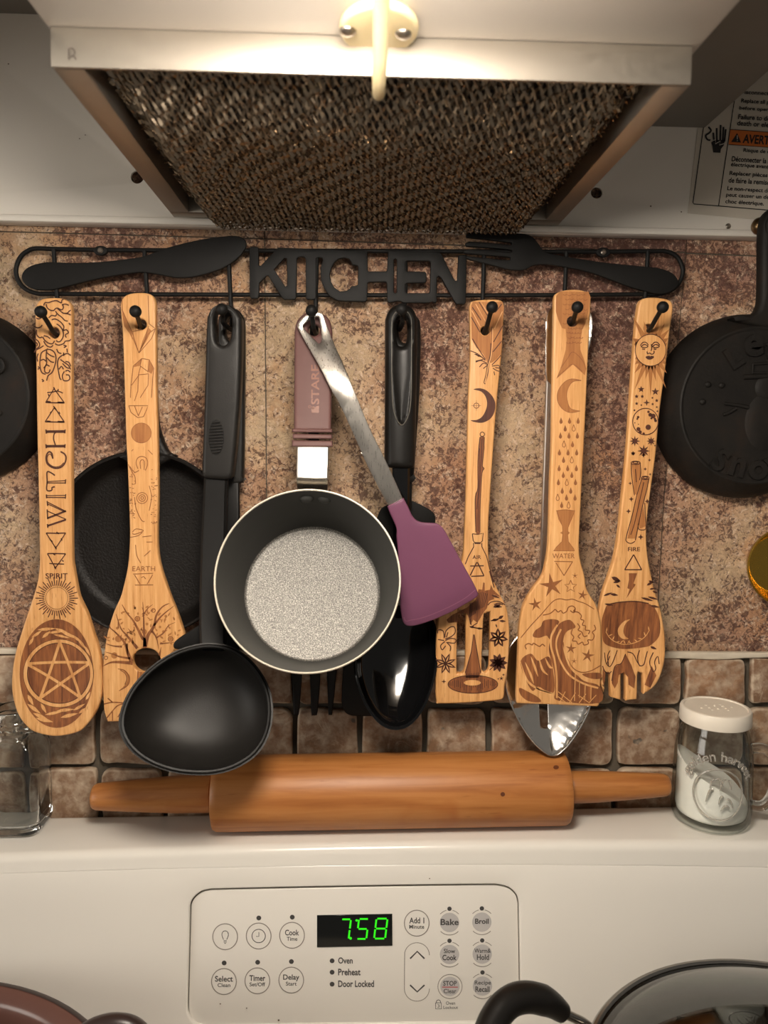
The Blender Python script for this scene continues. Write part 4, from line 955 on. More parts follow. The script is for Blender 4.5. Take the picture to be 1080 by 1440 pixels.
so.fill([(530, 995), (440, 980), (370, 1010), (310, 1090), (300, 1180), (340, 1260), (420, 1305), (520, 1290), (430, 1270), (395, 1200), (390, 1120), (420, 1040), (470, 1000)])
so.at(740, 580, 6.0); so.fill([(255, 830), (330, 822), (410, 832), (385, 900), (350, 970), (350, 1000), (368, 1015), (350, 1035), (355, 1090), (400, 1150), (408, 1167), (230, 1167), (250, 1140), (300, 1090), (308, 1030), (285, 1015), (310, 1000), (305, 960), (270, 900)], False)
so.make('light_shading', 'burn_light', s4)
d4 = Ink(PW, .0002).at(740, 390, 6.86)
for j in range(11):
    for i in range(5):
        y = 160+j*46+(random.uniform(-6, 6)); cx = 460+(i-2+.5*(j % 2))*44*(1 if j < 7 else .62)
        if math.hypot(cx-445, y-425) > 62: d4.circ((cx, y), 18, .9, 8, ry=14, a0=10, a1=170)
d4.lines([[(330, 880), (400, 780), (450, 720), (540, 800), (575, 890)], [(300, 960), (380, 890), (450, 838), (540, 910)]], .9)
d4.lines([[(530, 995), (440, 980), (370, 1010), (310, 1090), (300, 1180), (340, 1260), (420, 1305), (520, 1290)], [(530, 997), (460, 1003), (415, 1045), (390, 1120), (398, 1200), (430, 1268), (520, 1290)]], .8)
d4.at(740, 580, 6.0)
def drop(x, y, filled):
    P = [(x, y-28), (x+7, y-10), (x+13, y+6), (x+10, y+20), (x, y+26), (x-10, y+20), (x-13, y+6), (x-7, y-10)]
    d4.fill(P) if filled else d4.line(P, 1.0, closed=True)
for x, y in ((293, 70), (365, 70), (437, 70), (328, 135), (288, 195), (360, 195), (431, 195), (390, 268), (280, 337), (352, 337), (425, 337), (314, 400), (277, 470), (349, 470), (422, 470), (312, 527), (384, 527), (271, 588), (415, 588), (303, 660), (375, 660), (339, 718), (411, 718), (298, 780)): drop(x, y, True)
for x, y in ((400, 132), (318, 267), (384, 400), (342, 590), (265, 717), (357, 782)): drop(x, y, False)
d4.line([(252, 830), (330, 821), (412, 832)], 1); d4.lines([[(260, 840), (305, 960), (308, 1030), (300, 1090), (250, 1140), (230, 1167), (408, 1167), (400, 1150), (355, 1090), (350, 1030), (352, 970), (405, 840)]], .8, smooth=False)
d4.text('WATER', 220, 1190, 408, 1231, .006)
d4.lines([[(236, 1256), (392, 1259)], [(250, 1268), (318, 1376)], [(388, 1262), (318, 1376)]], 1.2, smooth=False)
d4.at(700, 790, 4.9625)
for x, y, r, inn, rot in ((375, 165, 88, .30, -100), (592, 232, 38, .3, -80), (262, 297, 50, .3, -100), (538, 97, 24, .2, -90), (510, 605, 40, .3, -85), (628, 655, 50, .3, -80), (532, 693, 24, .2, -90)): d4.star((x, y), r, 5, inn, rot)
d4.line([(508+44*(1 if i % 2 == 0 else .45)*math.cos(R(-90+36*i)), 172+44*(1 if i % 2 == 0 else .45)*math.sin(R(-90+36*i))) for i in range(11)], 1.1, False)
d4.line([(160, 530), (230, 445), (300, 370), (380, 280), (430, 258), (480, 266), (520, 260), (560, 275), (610, 292), (672, 330)], 1.2).line([(455, 560), (475, 650), (520, 735), (580, 770), (650, 760), (718, 722)], 1.4)
# a plain curling wave
foam = [[(315, 372), (360, 362), (385, 345), (400, 332), (420, 350), (440, 340), (455, 358), (480, 345), (492, 318), (520, 308), (540, 325), (528, 345), (560, 352), (582, 375), (578, 400), (600, 410), (590, 440), (612, 448), (610, 475), (640, 480), (632, 505)], [(520, 470), (512, 500), (530, 525), (520, 550), (548, 555), (560, 575), (590, 560), (600, 580), (632, 570), (628, 545), (660, 545), (672, 515), (660, 490), (682, 470), (672, 440)], [(555, 430), (572, 455), (560, 475), (585, 490), (600, 520), (625, 515)], [(200, 610), (190, 585), (215, 570), (240, 580), (250, 568), (290, 590), (310, 575), (330, 590)], [(540, 330), (530, 355), (505, 340)], [(580, 500), (560, 520), (575, 535)]]
d4.lines(foam, 1.5)
d4.make('burned_drawing', 'burn_soft', s4)
d5 = Ink(PW, .00015).at(700, 790, 4.9625)
d5.fill([(150, 880), (200, 900), (280, 945), (300, 978), (215, 972), (160, 930)]).fill([(245, 520), (260, 480), (300, 450), (320, 410), (390, 400), (430, 420), (392, 470), (365, 540), (340, 515), (290, 530)])
d5.fill([(455, 415), (500, 405), (530, 430), (540, 460), (490, 480), (462, 520), (455, 600), (480, 680), (540, 770), (600, 830), (712, 870), (708, 985), (420, 968), (400, 900), (392, 760), (360, 640), (362, 560), (400, 480), (420, 440)])
d5.fill([(160, 690), (230, 640), (280, 690), (350, 660), (380, 720), (395, 900), (340, 900), (280, 870), (240, 900), (185, 800)])
d5.fill([(590, 782), (712, 775), (712, 815), (640, 812)])
d5.make('wave_shading', 'burn_mid', s4)
d6 = Ink(PW, .00027).at(700, 790, 4.9625)
d6.lines([[(415, 440), (375, 510), (370, 590), (395, 680), (410, 800), (412, 950)], [(440, 470), (410, 540), (410, 610), (440, 700), (500, 790), (600, 850), (700, 880)], [(470, 560), (470, 640), (510, 740), (580, 800), (700, 850)]], 2.6)
d6.lines([[(190, 700), (230, 790), (250, 850)], [(230, 660), (260, 740), (280, 800)], [(285, 660), (310, 750), (350, 790)], [(330, 670), (360, 730), (385, 740)], [(160, 700), (200, 820), (270, 880), (380, 920)], [(260, 870), (310, 905), (390, 915)]], 3.2, taper=True)
d6.lines([[(430+i*34, 985), (470+i*36, 905+i*4)] for i in range(0, 8, 2)] + [[(420, 905), (520, 985)], [(420, 940), (480, 985)], [(560, 930), (640, 985)], [(540, 780), (535, 970)], [(610, 850), (605, 960)], [(570, 830), (568, 950)], [(650, 870), (648, 960)]], 1.1, smooth=False)
d6.make('raised_lines', 'bamboo', s4)

# ---- 5 the fire spork
YF = -.0372
O5 = [(859, 980.5), (859, 980.5), (858.2, 949.5), (855, 947), (851.5, 949.5), (849.5, 974), (849.5, 974), (843, 955), (840, 930), (839, 905), (840, 880), (843, 858), (848.5, 833), (857, 808), (863.5, 788), (867.5, 768), (871, 745), (873.5, 720), (877.5, 680), (881.7, 640), (886, 580), (890, 520), (894.5, 460), (897.5, 435), (900, 424), (906, 419.3), (920, 418), (940, 421), (946, 427), (946.2, 440), (942.5, 465), (936, 520), (928, 580), (922.5, 640), (917, 680), (911.5, 720), (909.5, 750), (910.5, 775), (914.4, 800), (921, 830), (927.6, 850), (934, 880), (936.2, 905), (935, 930), (927.6, 955), (918, 968), (905, 976.5), (905, 976.5), (905.3, 951), (902, 947.5), (898, 949.5), (896, 984), (896, 984), (880, 985.5), (880, 985.5), (881, 949.5), (878, 946), (874.5, 949), (873, 985), (873, 985)]
c5 = at(888, 905, YF); a5 = 52*mm_px(c5); b5 = 72*mm_px(c5)
def dent5(x, z):
    q = ((x-c5.x)/a5)**2+((z-c5.z)/b5)**2
    return .003*max(0, 1-q)**1.2
s5 = bamboo_tool('spork', 'rightmost bamboo utensil, a spork with short tines and a burned sun face', O5, [circ(913, 462, 6.4)], dent5, .0024, Y=YF, n=3)
P5 = PY(YF, dent5)
d7 = Ink(P5, .0002).at(830, 620, 3.79)
d7.fill([(95, 872), (150, 862), (240, 857), (310, 868), (345, 892), (372, 960), (370, 1040), (330, 1090), (290, 1105), (200, 1115), (130, 1105), (80, 1082), (66, 1040), (62, 960), (75, 905)], step=6)
d7.fill([(195, 1140), (225, 1200), (245, 1260), (235, 1320), (205, 1300), (205, 1262), (183, 1236), (155, 1250), (148, 1290), (130, 1320), (115, 1290), (130, 1210), (170, 1190)], False).fill([(330, 1200), (352, 1250), (320, 1315), (290, 1300), (310, 1250)], False).fill([(70, 1200), (82, 1250), (72, 1310), (64, 1260)], False).fill([(205, 705), (250, 705), (230, 760), (242, 765), (193, 840), (210, 790), (197, 785), (206, 740)], False)
d7.make('cauldron_shading', 'burn_mid', s5)
d8 = Ink(P5, .00025).at(850, 400, 6.0)
sun = (388, 555)
for a, L, wd in ((-90, 205, 60), (-80, 420, 0), (-103, 250, 55), (-118, 330, 60), (-132, 260, 40), (-147, 190, 40), (-160, 150, 36), (-62, 260, 50), (-48, 240, 46), (-34, 185, 40), (-22, 150, 34), (-75, 290, 46), (205, 140, 36), (150, 150, 30), (138, 180, 36), (125, 240, 44), (112, 370, 52), (100, 250, 46), (90, 390, 56), (80, 270, 46), (68, 350, 52), (55, 240, 42), (42, 180, 36), (30, 150, 30)):
    if wd:
        b = (sun[0]+126*math.cos(R(a)), sun[1]+132*math.sin(R(a)))
        if abs(math.cos(R(a))*L) < 165: d8.fill([(sun[0]+128*math.cos(R(a-10)), sun[1]+133*math.sin(R(a-10))), (sun[0]+(L if L > 140 else 150)*math.cos(R(a)), sun[1]+(L if L > 140 else 150)*math.sin(R(a))), (sun[0]+128*math.cos(R(a+10)), sun[1]+133*math.sin(R(a+10)))], False)
d8.at(830, 620, 3.79).fill([(222, 125), (262, 118), (268, 180), (250, 290), (232, 280), (228, 180)], False).fill([(275, 200), (308, 205), (288, 300), (240, 520), (198, 520), (235, 340)], False).fill([(283, 345), (294, 455), (262, 468), (258, 440)], False)
d8.make('light_shading', 'burn_light', s5)
d9 = Ink(P5, .0003).at(850, 400, 6.0)
d9.circ(sun, 130, 1.0, 44, ry=134)
for sx in (-1, 1):
    ex = 388+sx*48-4; ey = 515
    d9.line([(ex-35, ey+2), (ex-15, ey-24), (ex+12, ey-26), (ex+34, ey-2)], 1.3).line([(ex-30, ey+10), (ex, ey-8), (ex+30, ey+8), (ex, ey+20), (ex-30, ey+10)], 1.4).line([(ex-20, ey+30), (ex+5, ey+34)], 1.4)
d9.lines([[(394, 505), (398, 540), (392, 560)], [(358, 565), (362, 585), (380, 580), (400, 590), (418, 575), (415, 560)]], 1.4); d9.fill([(345, 612), (372, 602), (385, 607), (398, 602), (418, 612), (395, 632), (365, 632)], True)
for x, y, r, k, i in ((308, 885, 30, 5, .42), (428, 905, 34, 5, .42), (270, 945, 18, 5, .5), (318, 945, 15, 5, .6), (440, 980, 16, 5, .5), (355, 997, 30, 4, .3), (270, 1005, 15, 5, .5), (405, 1010, 13, 5, .5), (440, 1035, 11, 5, .5), (310, 1018, 9, 5, .6), (252, 1062, 10, 5, .6), (445, 1070, 10, 5, .6), (403, 957, 9, 6, .7), (255, 1322, 46, 8, .42), (392, 1322, 40, 8, .42), (330, 1405, 56, 8, .4), (240, 1425, 20, 5, .5), (425, 1360, 8, 5, .6)): d9.star((x, y), r, k, i)
d9.circ((345, 1157), 108, 1.2, 40, ry=112)
for x, y, r in ((368, 1205, 23), (385, 1100, 16), (410, 1110, 20), (370, 1075, 11), (285, 1220, 17), (283, 1120, 11), (276, 1135, 8), (430, 1150, 12), (300, 1245, 14), (330, 1258, 10), (255, 1168, 5), (286, 1180, 5), (425, 1135, 10), (395, 1130, 9)): d9.disc((x, y), r, 12)
d9.at(830, 620, 3.79)
d9.lines([[(218, 122), (222, 200), (235, 290)], [(265, 116), (269, 170), (262, 210)], [(275, 196), (245, 300), (222, 400), (192, 510), (192, 535), (215, 546), (238, 535)], [(312, 200), (300, 260), (270, 380), (240, 530)], [(290, 330), (292, 400), (296, 460), (285, 474), (258, 470), (255, 440)], [(285, 220), (260, 330), (235, 440), (215, 500)], [(240, 150), (245, 220)]], 1.2)
for c, rx, ry in (((241, 117), 24, 9), ((293, 197), 20, 9), ((240, 115), 14, 5), ((293, 196), 11, 5)): d9.circ(c, rx, 1.2, 20, ry=ry)
for x, y, r in ((228, 68, 12), (283, 75, 14), (315, 102, 9), (292, 150, 10), (318, 178, 8), (212, 226, 10), (218, 310, 14), (303, 322, 14), (203, 375, 14), (268, 512, 16)): d9.star((x, y), r, 4, .4)
d9.text('FIRE', 200, 566, 265, 588, .012)
d9.lines([[(230, 606), (184, 684)], [(231, 606), (273, 686)], [(182, 686), (274, 686)]], 1.5, smooth=False)
for p, a, L, wd in (((112, 725), 25, 55, 22), ((160, 745), 165, 40, 16), ((138, 765), 40, 28, 12), ((70, 825), -20, 50, 12), ((105, 815), 10, 45, 14), ((300, 770), -30, 40, 14), ((310, 745), 20, 30, 12), ((315, 790), -10, 28, 10), ((270, 835), 15, 70, 14), ((305, 830), 15, 60, 12), ((75, 868), 10, 50, 12), ((320, 878), 10, 50, 14), ((325, 1100), 20, 34, 14), ((330, 800), 20, 30, 10)): d9.leaf(p, a, L, wd)
d9.line([(92, 872), (150, 861), (240, 856), (312, 867)], 1.6)
d9.lines([[(110, 1120), (95, 1150), (100, 1200), (85, 1180), (78, 1130)], [(150, 1120), (138, 1150), (120, 1190), (105, 1205), (92, 1190), (108, 1150)], [(270, 1120), (258, 1160), (268, 1200), (290, 1195), (300, 1160), (310, 1125)], [(205, 1130), (235, 1140), (255, 1180), (270, 1205)], [(340, 1130), (320, 1180), (335, 1230), (350, 1215), (345, 1180), (362, 1150), (368, 1190)], [(195, 1140), (170, 1190), (135, 1205), (115, 1280)], [(66, 1200), (80, 1230), (100, 1240), (115, 1230)]], 1.2)
d9.make('burned_drawing', 'burn', s5)
l5 = Ink(P5, .0004).at(830, 620, 3.79)
l5.fill([(217, 955), (190, 962), (165, 985), (152, 1012), (158, 1040), (180, 1060), (212, 1060), (192, 1045), (183, 1020), (188, 990), (200, 970)])
l5.line([(85, 1018), (110, 1055), (150, 1080), (200, 1090), (260, 1075), (300, 1045), (320, 1010)], 1.0)
for x, y, a in ((88, 1020, -80), (100, 1042, -20), (122, 1065, -60), (140, 1078, -10), (165, 1085, -45), (260, 1078, -140), (285, 1060, -170), (300, 1045, -110), (225, 1085, -140), (318, 1015, -100), (195, 1088, -120), (205, 1088, -60)): l5.leaf((x, y), a, 26, 6)
l5.make('raised_moon', 'bamboo', s5)

# ================================================================== cast iron
def lathe(name, c, axis, prof, mat, parent, seg=64, angle=40): return mk(name, *lathe_geo(c, axis, prof, seg), mat, parent, angle=angle)
# small skillet, cooking side out, hung behind the earth spatula
pc = at(203, 766, -.0275); k = mm_px(pc)
sk = thing('skillet', pc, 'small black cast iron skillet, pebbly inside facing out, hung behind the bamboo spatula', 'skillet', 'cast iron skillets on the wall')
Rk = 132*k
lathe('pan', pc, (0, -1, 0), [(0, -.0188), (.78*Rk, -.0188), (.84*Rk, -.0178), (.885*Rk, -.0145), (.955*Rk, -.0012), (.965*Rk, 0), (.985*Rk, .0004), (Rk, -.0006), (Rk, -.0025), (.93*Rk, -.0205), (.86*Rk, -.0245), (0, -.0245)], 'iron', sk, 96)
hl = [(166, 642), (172, 636), (176, 628), (179, 600), (181, 520), (184, 450), (190, 432), (198, 427), (206, 432), (213, 450), (217, 520), (221, 590), (226, 613), (232, 628), (238, 637), (246, 643), (203, 660)]
slab('handle', sm(hl, 4), -.0275, .010, 'iron', sk, holes=[circ(198, 456, 8.5, 10)], r=.003, seg=4)
# the left skillet, base out
def iron_back(x, y, rpx, rin, Y0, label):
    c = at(x, y, Y0); k = mm_px(c); Ro = rpx*k; Ri = rin*k
    t = thing('skillet', c, label, 'skillet', 'cast iron skillets on the wall')
    lathe('pan', c, (0, -1, 0), [(0, 0), (Ri*.97, 0), (Ri*.985, .0006), (Ri*1.0, .0008), (Ri*1.02, .0003), (Ri*1.035, -.001), (Ro*.93, -.0075), (Ro*.975, -.0125), (Ro, -.0180), (Ro, -.0225), (Ro*.97, -.0232), (Ro*.95, -.0228), (Ri, -.006), (0, -.005)], 'oldiron', t, 96, 30)
    return t, c, k
L1, c, k = iron_back(-66, 554, 123, 104, -.0265, 'dark cast iron skillet at the left edge, raised marks on its base')
mk('raised_ring', *tube_geo([c+Vector((63*k+9*k*math.cos(a), -.0006, 40*k+10*k*math.sin(a))) for a in [2*math.pi*i/20 for i in range(20)]], .0014, 8, closed=True), 'oldiron', L1)
mk('raised_dot', *lathe_geo(c+Vector((63*k, .0004, -26*k)), (0, -1, 0), [(0, .0018), (.0016, .0014), (.0024, 0)], 16), 'oldiron', L1)
slab('handle', sm([(-95, 446), (-88, 436), (-84, 420), (-84, 330), (-80, 312), (-66, 304), (-52, 312), (-48, 330), (-48, 420), (-44, 436), (-37, 446), (-66, 460)], 4), -.0200, .012, 'oldiron', L1, holes=[circ(-66, 324, 8, 10)], r=.003)
nl = thing('wall_nail', at(-66, 320, -.012), 'nail holding the left skillet, outside the frame', 'nail') if False else None
# the right skillet: raised lettering and a snowman
L2, c, k = iron_back(1064, 571, 132.5, 108, -.0285, 'dark cast iron skillet at the right edge with raised snow lettering and a snowman')
slab('handle', sm([(1030, 446), (1060, 441), (1069, 430), (1072, 410), (1073, 330), (1076, 304), (1086, 292), (1098, 290), (1108, 300), (1112, 330), (1111, 410), (1114, 430), (1124, 441), (1140, 447), (1088, 462)], 4), -.0300, .0110, 'oldiron', L2, holes=[circ(1092, 318, 9, 11)], r=.0035)
def relief_text(ch, x, y, size, rot, parent, cc, k, dep=.0016):
    v, f = font(ch, .03); X = [p[0] for p in v]; Z = [p[1] for p in v]; mx, mz_ = (min(X)+max(X))/2, (min(Z)+max(Z))/2; h = max(Z)-min(Z)
    cu = []; ca, sa = math.cos(R(rot)), math.sin(R(rot)); s = size*k/h
    P = [((p[0]-mx)*s, (p[1]-mz_)*s) for p in v]; P = [(a*ca-b*sa, a*sa+b*ca) for a, b in P]
    fr = [cc+Vector((x*k+a, -dep-.0002, -y*k+b)) for a, b in P]; bkk = [cc+Vector((x*k+a*1.06, .0004, -y*k+b*1.06)) for a, b in P]
    n = len(P); from collections import Counter
    cnt = Counter(); 
    for q in f:
        for i in range(len(q)): cnt[frozenset((q[i], q[(i+1) % len(q)]))] += 1
    F = [tuple(q) for q in f]
    for q in f:
        for i in range(len(q)):
            a, b = q[i], q[(i+1) % len(q)]
            if cnt[frozenset((a, b))] == 1: F.append((a, a+n, b+n, b))
    mk('raised_letter', fr+bkk, F, 'oldiron', parent, angle=50)
for ch, x, y, s, rot in (('L', -37, -67, 30, 34), ('e', -10, -83, 30, 8), ('t', 16, -80, 32, -8), ('I', 40, -72, 30, -28), ('t', 56, -58, 30, -42), ('S', -49, 76, 32, -32), ('n', -24, 86, 26, -14), ('o', 6, 90, 27, 3), ('w', 36, 80, 26, 22)): relief_text(ch, x, y, s, rot, L2, c, k)
def dome(x, y, rx, ry, h, name='raised_dot', n=24):
    mk(name, *lathe_geo(c+Vector((x*k, .0006, -y*k)), (0, -1, 0), [(0, h), (rx*k*.5, h*.93), (rx*k*.85, h*.62), (rx*k, 0)], n, ell=ry/rx), 'oldiron', L2)
for x, y in ((-71.5, -29), (-52, -28), (-78, -5)): dome(x, y, 5, 4.6, .0026)
dome(16, 22, 34, 44, .0022, 'snowman_body', 40); dome(17, -26, 22, 20, .0025, 'snowman_head', 32)
def bar(pts, r, name, flat=.6): mk(name, *tube_geo([c+Vector((x*k, -.0004, -y*k)) for x, y in pts], [q*k for q in r], 10), 'oldiron', L2)
bar([(-21, -40), (18, -42), (52, -40)], [3.6, 3.4, 3.6], 'hat_brim'); bar([(-9, -58), (-9, -46), (18, -46), (44, -46), (44, -58), (18, -60), (-9, -58)], [2, 2, 2, 2, 2, 2, 2], 'hat')
bar([(-12, 2), (-28, -1), (-47, -3)], [3, 2.6, 2.4], 'snowman_arm'); bar([(-30, 4), (-40, 10), (-48, 13)], [2.6, 2.4, 2.2], 'snowman_arm')
# brass knob it hangs from
kc = at(1069, 318, -.018)
kb = thing('brass_knob', kc, 'round antique brass knob above the right skillet, by the warning label', 'knob')
mk('knob', *lathe_geo(kc, (0, -1, 0), [(0, .0052), (.003, .0047), (.0052, .0027), (.006, 0), (.0052, -.0028), (.003, -.0046), (.0024, -.0052)], 24), 'brass', kb)
mk('stem', *lathe_geo(kc, (0, -1, 0), [(.0024, -.005), (.0024, -.0085), (.0024, kc.y+.0148)], 16), 'brass', kb) if False else mk('stem', *tube_geo([kc+Vector((0, .0045, 0)), Vector((kc.x, -.0145, kc.z)), ], .0024, 12), 'brass', kb)
# gold pan at the right edge
gc = at(1110, 797, -.0245); k2 = mm_px(gc)
gp = thing('measuring_cup', gc, 'gold tinted metal measuring cup at the right edge below the cast iron skillet', 'cup')
ro = 57*k2
lathe('cup', gc, Vector((-.10, -1, .05)), [(0, -.0185), (.70*ro, -.0185), (.765*ro, -.0172), (.80*ro, -.0140), (.96*ro, -.0010), (.975*ro, 0), (ro, -.0002), (ro*1.005, -.0010), (.985*ro, -.0014), (.83*ro, -.0145), (.79*ro, -.0185), (.70*ro, -.0198), (0, -.0198)], 'gold', gp, 72)
slab('handle', sm([(1098, 742), (1101, 690), (1100, 620), (1104, 606), (1112, 602), (1120, 606), (1124, 620), (1123, 690), (1124, 742), (1111, 750)], 4), -.0225, .0016, 'gold', gp, holes=[circ(1112, 618, 5, 6)], r=.0006)

# ================================================================== black utensils, hooks three to five
def handle_slab(name, outline, Y, th, parent, mat='nylon', holes=(), r=.004, n=4): return slab(name, sm(outline, n), Y, th, mat, parent, holes=holes, r=r, seg=5)
# rear turner on the third hook
t3 = thing('solid_turner', at(336, 470, -.030), 'black nylon turner hanging behind the black ladle, mostly hidden', 'utensil')
handle_slab('handle', [(318, 432), (332, 434), (341, 444), (343.5, 460), (343.3, 560), (341.8, 668), (339, 679), (330, 681.5), (320, 680), (313, 670), (308, 560), (306, 460), (309, 442)], -.0290, .0095, t3, holes=[circ(324, 462, 8, 18)], r=.0024)
slab('shaft', [(316, 670), (336, 670), (337, 760), (330, 850), (312, 880), (296, 880), (306, 850), (315, 760)], -.0285, .005, 'nylondark', t3, r=.0016)
slab('blade', sm([(281, 879), (262, 889.5), (250, 899), (246, 904), (247.5, 909), (254, 910.5), (262, 908), (258, 960), (262, 1010), (262, 1010), (330, 1010), (330, 1010), (334, 950), (328, 900), (318, 880), (300, 872)], 4), -.0455, .0030, 'nylondark', t3, r=.0012) if False else None
bl = sm([(286, 876), (266, 887), (250, 898), (245.8, 904), (247.5, 909.5), (256, 911), (256, 911), (262, 1000), (262, 1000), (330, 1000), (330, 1000), (338, 905), (338, 905), (330, 884), (312, 874)], 4)
V, F = slab_geo(pxl(bl, -.0425), [], lambda u, v, d: Vector((u, -.0475+d+.12*max(0, v-at(300, 905, -.0425).z), v)), .0026, .0010)
mk('blade', V, F, 'nylondark', t3)
# ladle
ld = thing('ladle', at(312, 440, -.046), 'large black nylon ladle with its round bowl hanging over the rolling pin', 'ladle')
hO = [(311, 427), (322, 428.5), (331, 434), (337, 443), (339.5, 456), (338.3, 531), (333, 611), (327.5, 664), (325, 672), (318, 675), (305, 674.5), (292, 673.5), (285, 671), (283.2, 662), (285.5, 600), (288, 520), (289.8, 456), (292, 442), (299, 431)]
hole = [(302.5, 443), (306, 436.5), (313, 435), (320, 437), (325, 446), (324.5, 470), (321, 480), (314, 485.5), (307, 483), (303, 474)]
V, F = slab_geo(pxl(sm(hO, 5), -.0465), [pxl(sm(hole, 4), -.0465)], lambda u, v, d: Vector((u, -.0465+d+.10*((u-at(311, 540, -.0465).x)/.024)**2*.008, v)), .0135, .0030, step=.004, seg=5)
mk('handle', V, F, 'nylon', ld)
gi = [(304+11*math.cos(2*math.pi*i/28), 615+25*math.sin(2*math.pi*i/28)) for i in range(28)]
gp_ = slab('grip_recess', gi, -.04665, .0006, 'nylondark', ld, r=.0002, seg=1)
for i in range(11):
    y = 594+i*4.2; wv = 10*math.sqrt(max(.02, 1-((y-615)/25)**2))
    mk('grip_rib', *tube_geo([at(304-wv, y+.8, -.0468), at(304, y, -.0472), at(304+wv, y-.8, -.0468)], .00055, 8), 'nylon', gp_)
rimc = at(276.5, 997.5, -.090); rn = Vector((.10, -.88, .46)).normalized()
rim_px = [(172.5, 1018), (176, 996), (187, 972), (205, 950), (228, 931), (254, 917), (282, 909.5), (302, 909), (324, 913.5), (345, 927), (362, 946), (374, 969), (378.5, 993), (377, 1018), (369, 1042), (353, 1062), (328, 1077), (300, 1084.5), (270, 1085), (242, 1081), (214, 1071), (192, 1056), (178, 1038)]
rim = [onp(x, y, rimc, rn) for x, y in sm(rim_px, 3)]
mk('bowl', *bowl_geo(rim, rn, .030, .0022, 14, .72), 'nylon', ld)
mk('bowl_rim', *tube_geo(rim, .0013, 8, closed=True), 'nylondark', ld)
# shaft from handle to the bowl's rim
def shaft(name, pts, wpx, tpx, mat, parent, r=.0016):
    """flat bar through (px, py, Y) points, width in photograph pixels"""
    V, F = [], []
    P = [at(x, y, Y) for x, y, Y in pts]
    for i, p in enumerate(P):
        w_ = wpx[i]*mm_px(p)*.5; t_ = tpx*.5; ch = min(r, t_*.9)
        V += [p+Vector((a, b, 0)) for a, b in ((-w_, t_), (-w_, -t_+ch), (-w_+ch, -t_), (w_-ch, -t_), (w_, -t_+ch), (w_, t_))]
    n = 6
    for i in range(len(P)-1):
        for q in range(n): j = (q+1) % n; F.append((i*n+q, i*n+j, (i+1)*n+j, (i+1)*n+q))
    F += [tuple(range(n)), tuple((len(P)-1)*n+q for q in range(n))]
    return mk(name, V, F, mat, parent, angle=25)
shaft('shaft', [(304.5, 668, -.040), (303, 700, -.0405), (301, 760, -.043), (300, 830, -.049), (299.5, 880, -.056), (300, 904, -.0610), (301, 914, -.066)], [33, 33, 35, 37, 37, 36, 30], .0060, 'nylondark', ld)
# fork hidden behind the saucepan
fk = thing('pasta_fork', at(443, 470, -.020), 'black fork hidden behind the saucepan, three tapering tines showing below it', 'utensil')
fo = [(405, 800), (480, 800), (478, 900), (476, 920), (476, 920), (471, 970), (467.5, 1003), (466, 1006), (463, 1006), (461.5, 1003), (460.5, 970), (456.5, 900), (452, 896), (450.5, 900), (450, 960), (446.5, 1002), (444, 1006.5), (440, 1006.5), (437.5, 1003), (436, 960), (434, 900), (430, 896), (427, 900), (424, 960), (420.5, 1002), (418.5, 1006), (415, 1006), (412.5, 1002), (411, 950), (409, 900)]
slab('tines', sm(fo, 3), -.0110, .0030, 'nylondark', fk, r=.0011)
shaft('shaft', [(441, 445, -.0135), (441, 600, -.0105), (442, 760, -.0095), (442, 806, -.0098)], [10, 14, 22, 40], .0026, 'nylondark', fk, .0009)
# rear slotted turner on the fifth hook
t5 = thing('slotted_spatula', at(575, 470, -.026), 'black nylon slotted spatula hanging behind the glossy black spoon', 'utensil')
handle_slab('handle', [(560, 436), (576, 436), (588, 446), (592, 460), (591.5, 520), (590, 560), (586, 620), (582, 674), (579, 677.5), (565, 678), (556, 674), (553, 560), (551, 470), (553, 446)], -.0265, .0090, t5, holes=[circ(569, 464, 8, 18)], r=.0032)
slab('shaft', [(558, 668), (580, 668), (579, 712), (576, 730), (552, 730), (556, 712)], -.0235, .0050, 'nylondark', t5, r=.0015)
bo = sm([(548, 709), (565, 704), (578, 704), (596, 712), (608, 719.5), (612.3, 726), (612, 742), (606, 800), (590, 900), (578, 980), (570, 1008), (560, 1014), (540, 1014), (505, 1014), (490, 1012), (482, 1003), (480, 985), (484, 930), (500, 840), (520, 760), (532, 724), (538, 714)], 3)
sl = [[(540, 770), (546, 770), (526, 880), (520, 880)], [(562, 772), (568, 772), (548, 882), (542, 882)], [(584, 774), (590, 774), (572, 884), (566, 884)]]
V, F = slab_geo(pxl(bo, -.0205), [pxl(s, -.0205) for s in sl], lambda u, v, d: Vector((u, -.0115-.09*max(0, v-at(560, 900, -.0205).z)+d, v)), .0024, .0010)
mk('blade', V, F, 'nylondark', t5)
# glossy spoon in front of it
sp = thing('serving_spoon', at(565, 440, -.043), 'glossy black serving spoon with a grooved satin handle, right of the saucepan', 'spoon')
hO = [(565, 427), (575, 428.5), (583, 435), (587.3, 446), (588, 460), (586.5, 560), (584.8, 640), (583.8, 655), (580, 658.5), (563, 659), (545, 657.5), (541.4, 653), (541.4, 640), (542, 560), (542.3, 460), (543, 446), (547.5, 435), (555.5, 428.5)]
hH = sm([(558.5, 456), (561, 447), (566, 445), (571.5, 447), (574, 456), (573.5, 475), (570, 483.5), (565, 485.5), (560.5, 483), (558.5, 475)], 4)
YS = -.0435
hc = at(565, 540, YS)
def groove(u, v):
    p = (u-hc.x); hw = 13.0*mm_px(hc)
    zt = at(565, 440, YS).z; zb = at(565, 598, YS).z
    t = (v-zb)/(zt-zb)
    if t <= 0 or t >= 1: return 0
    w_ = hw*min(1, math.sqrt(t*2.1)) if t < .9 else hw*math.sqrt(max(0, (1-t)/.1))
    if abs(p) >= w_ or w_ < 1e-5: return 0
    return .0026*(1-(p/w_)**2)**.8
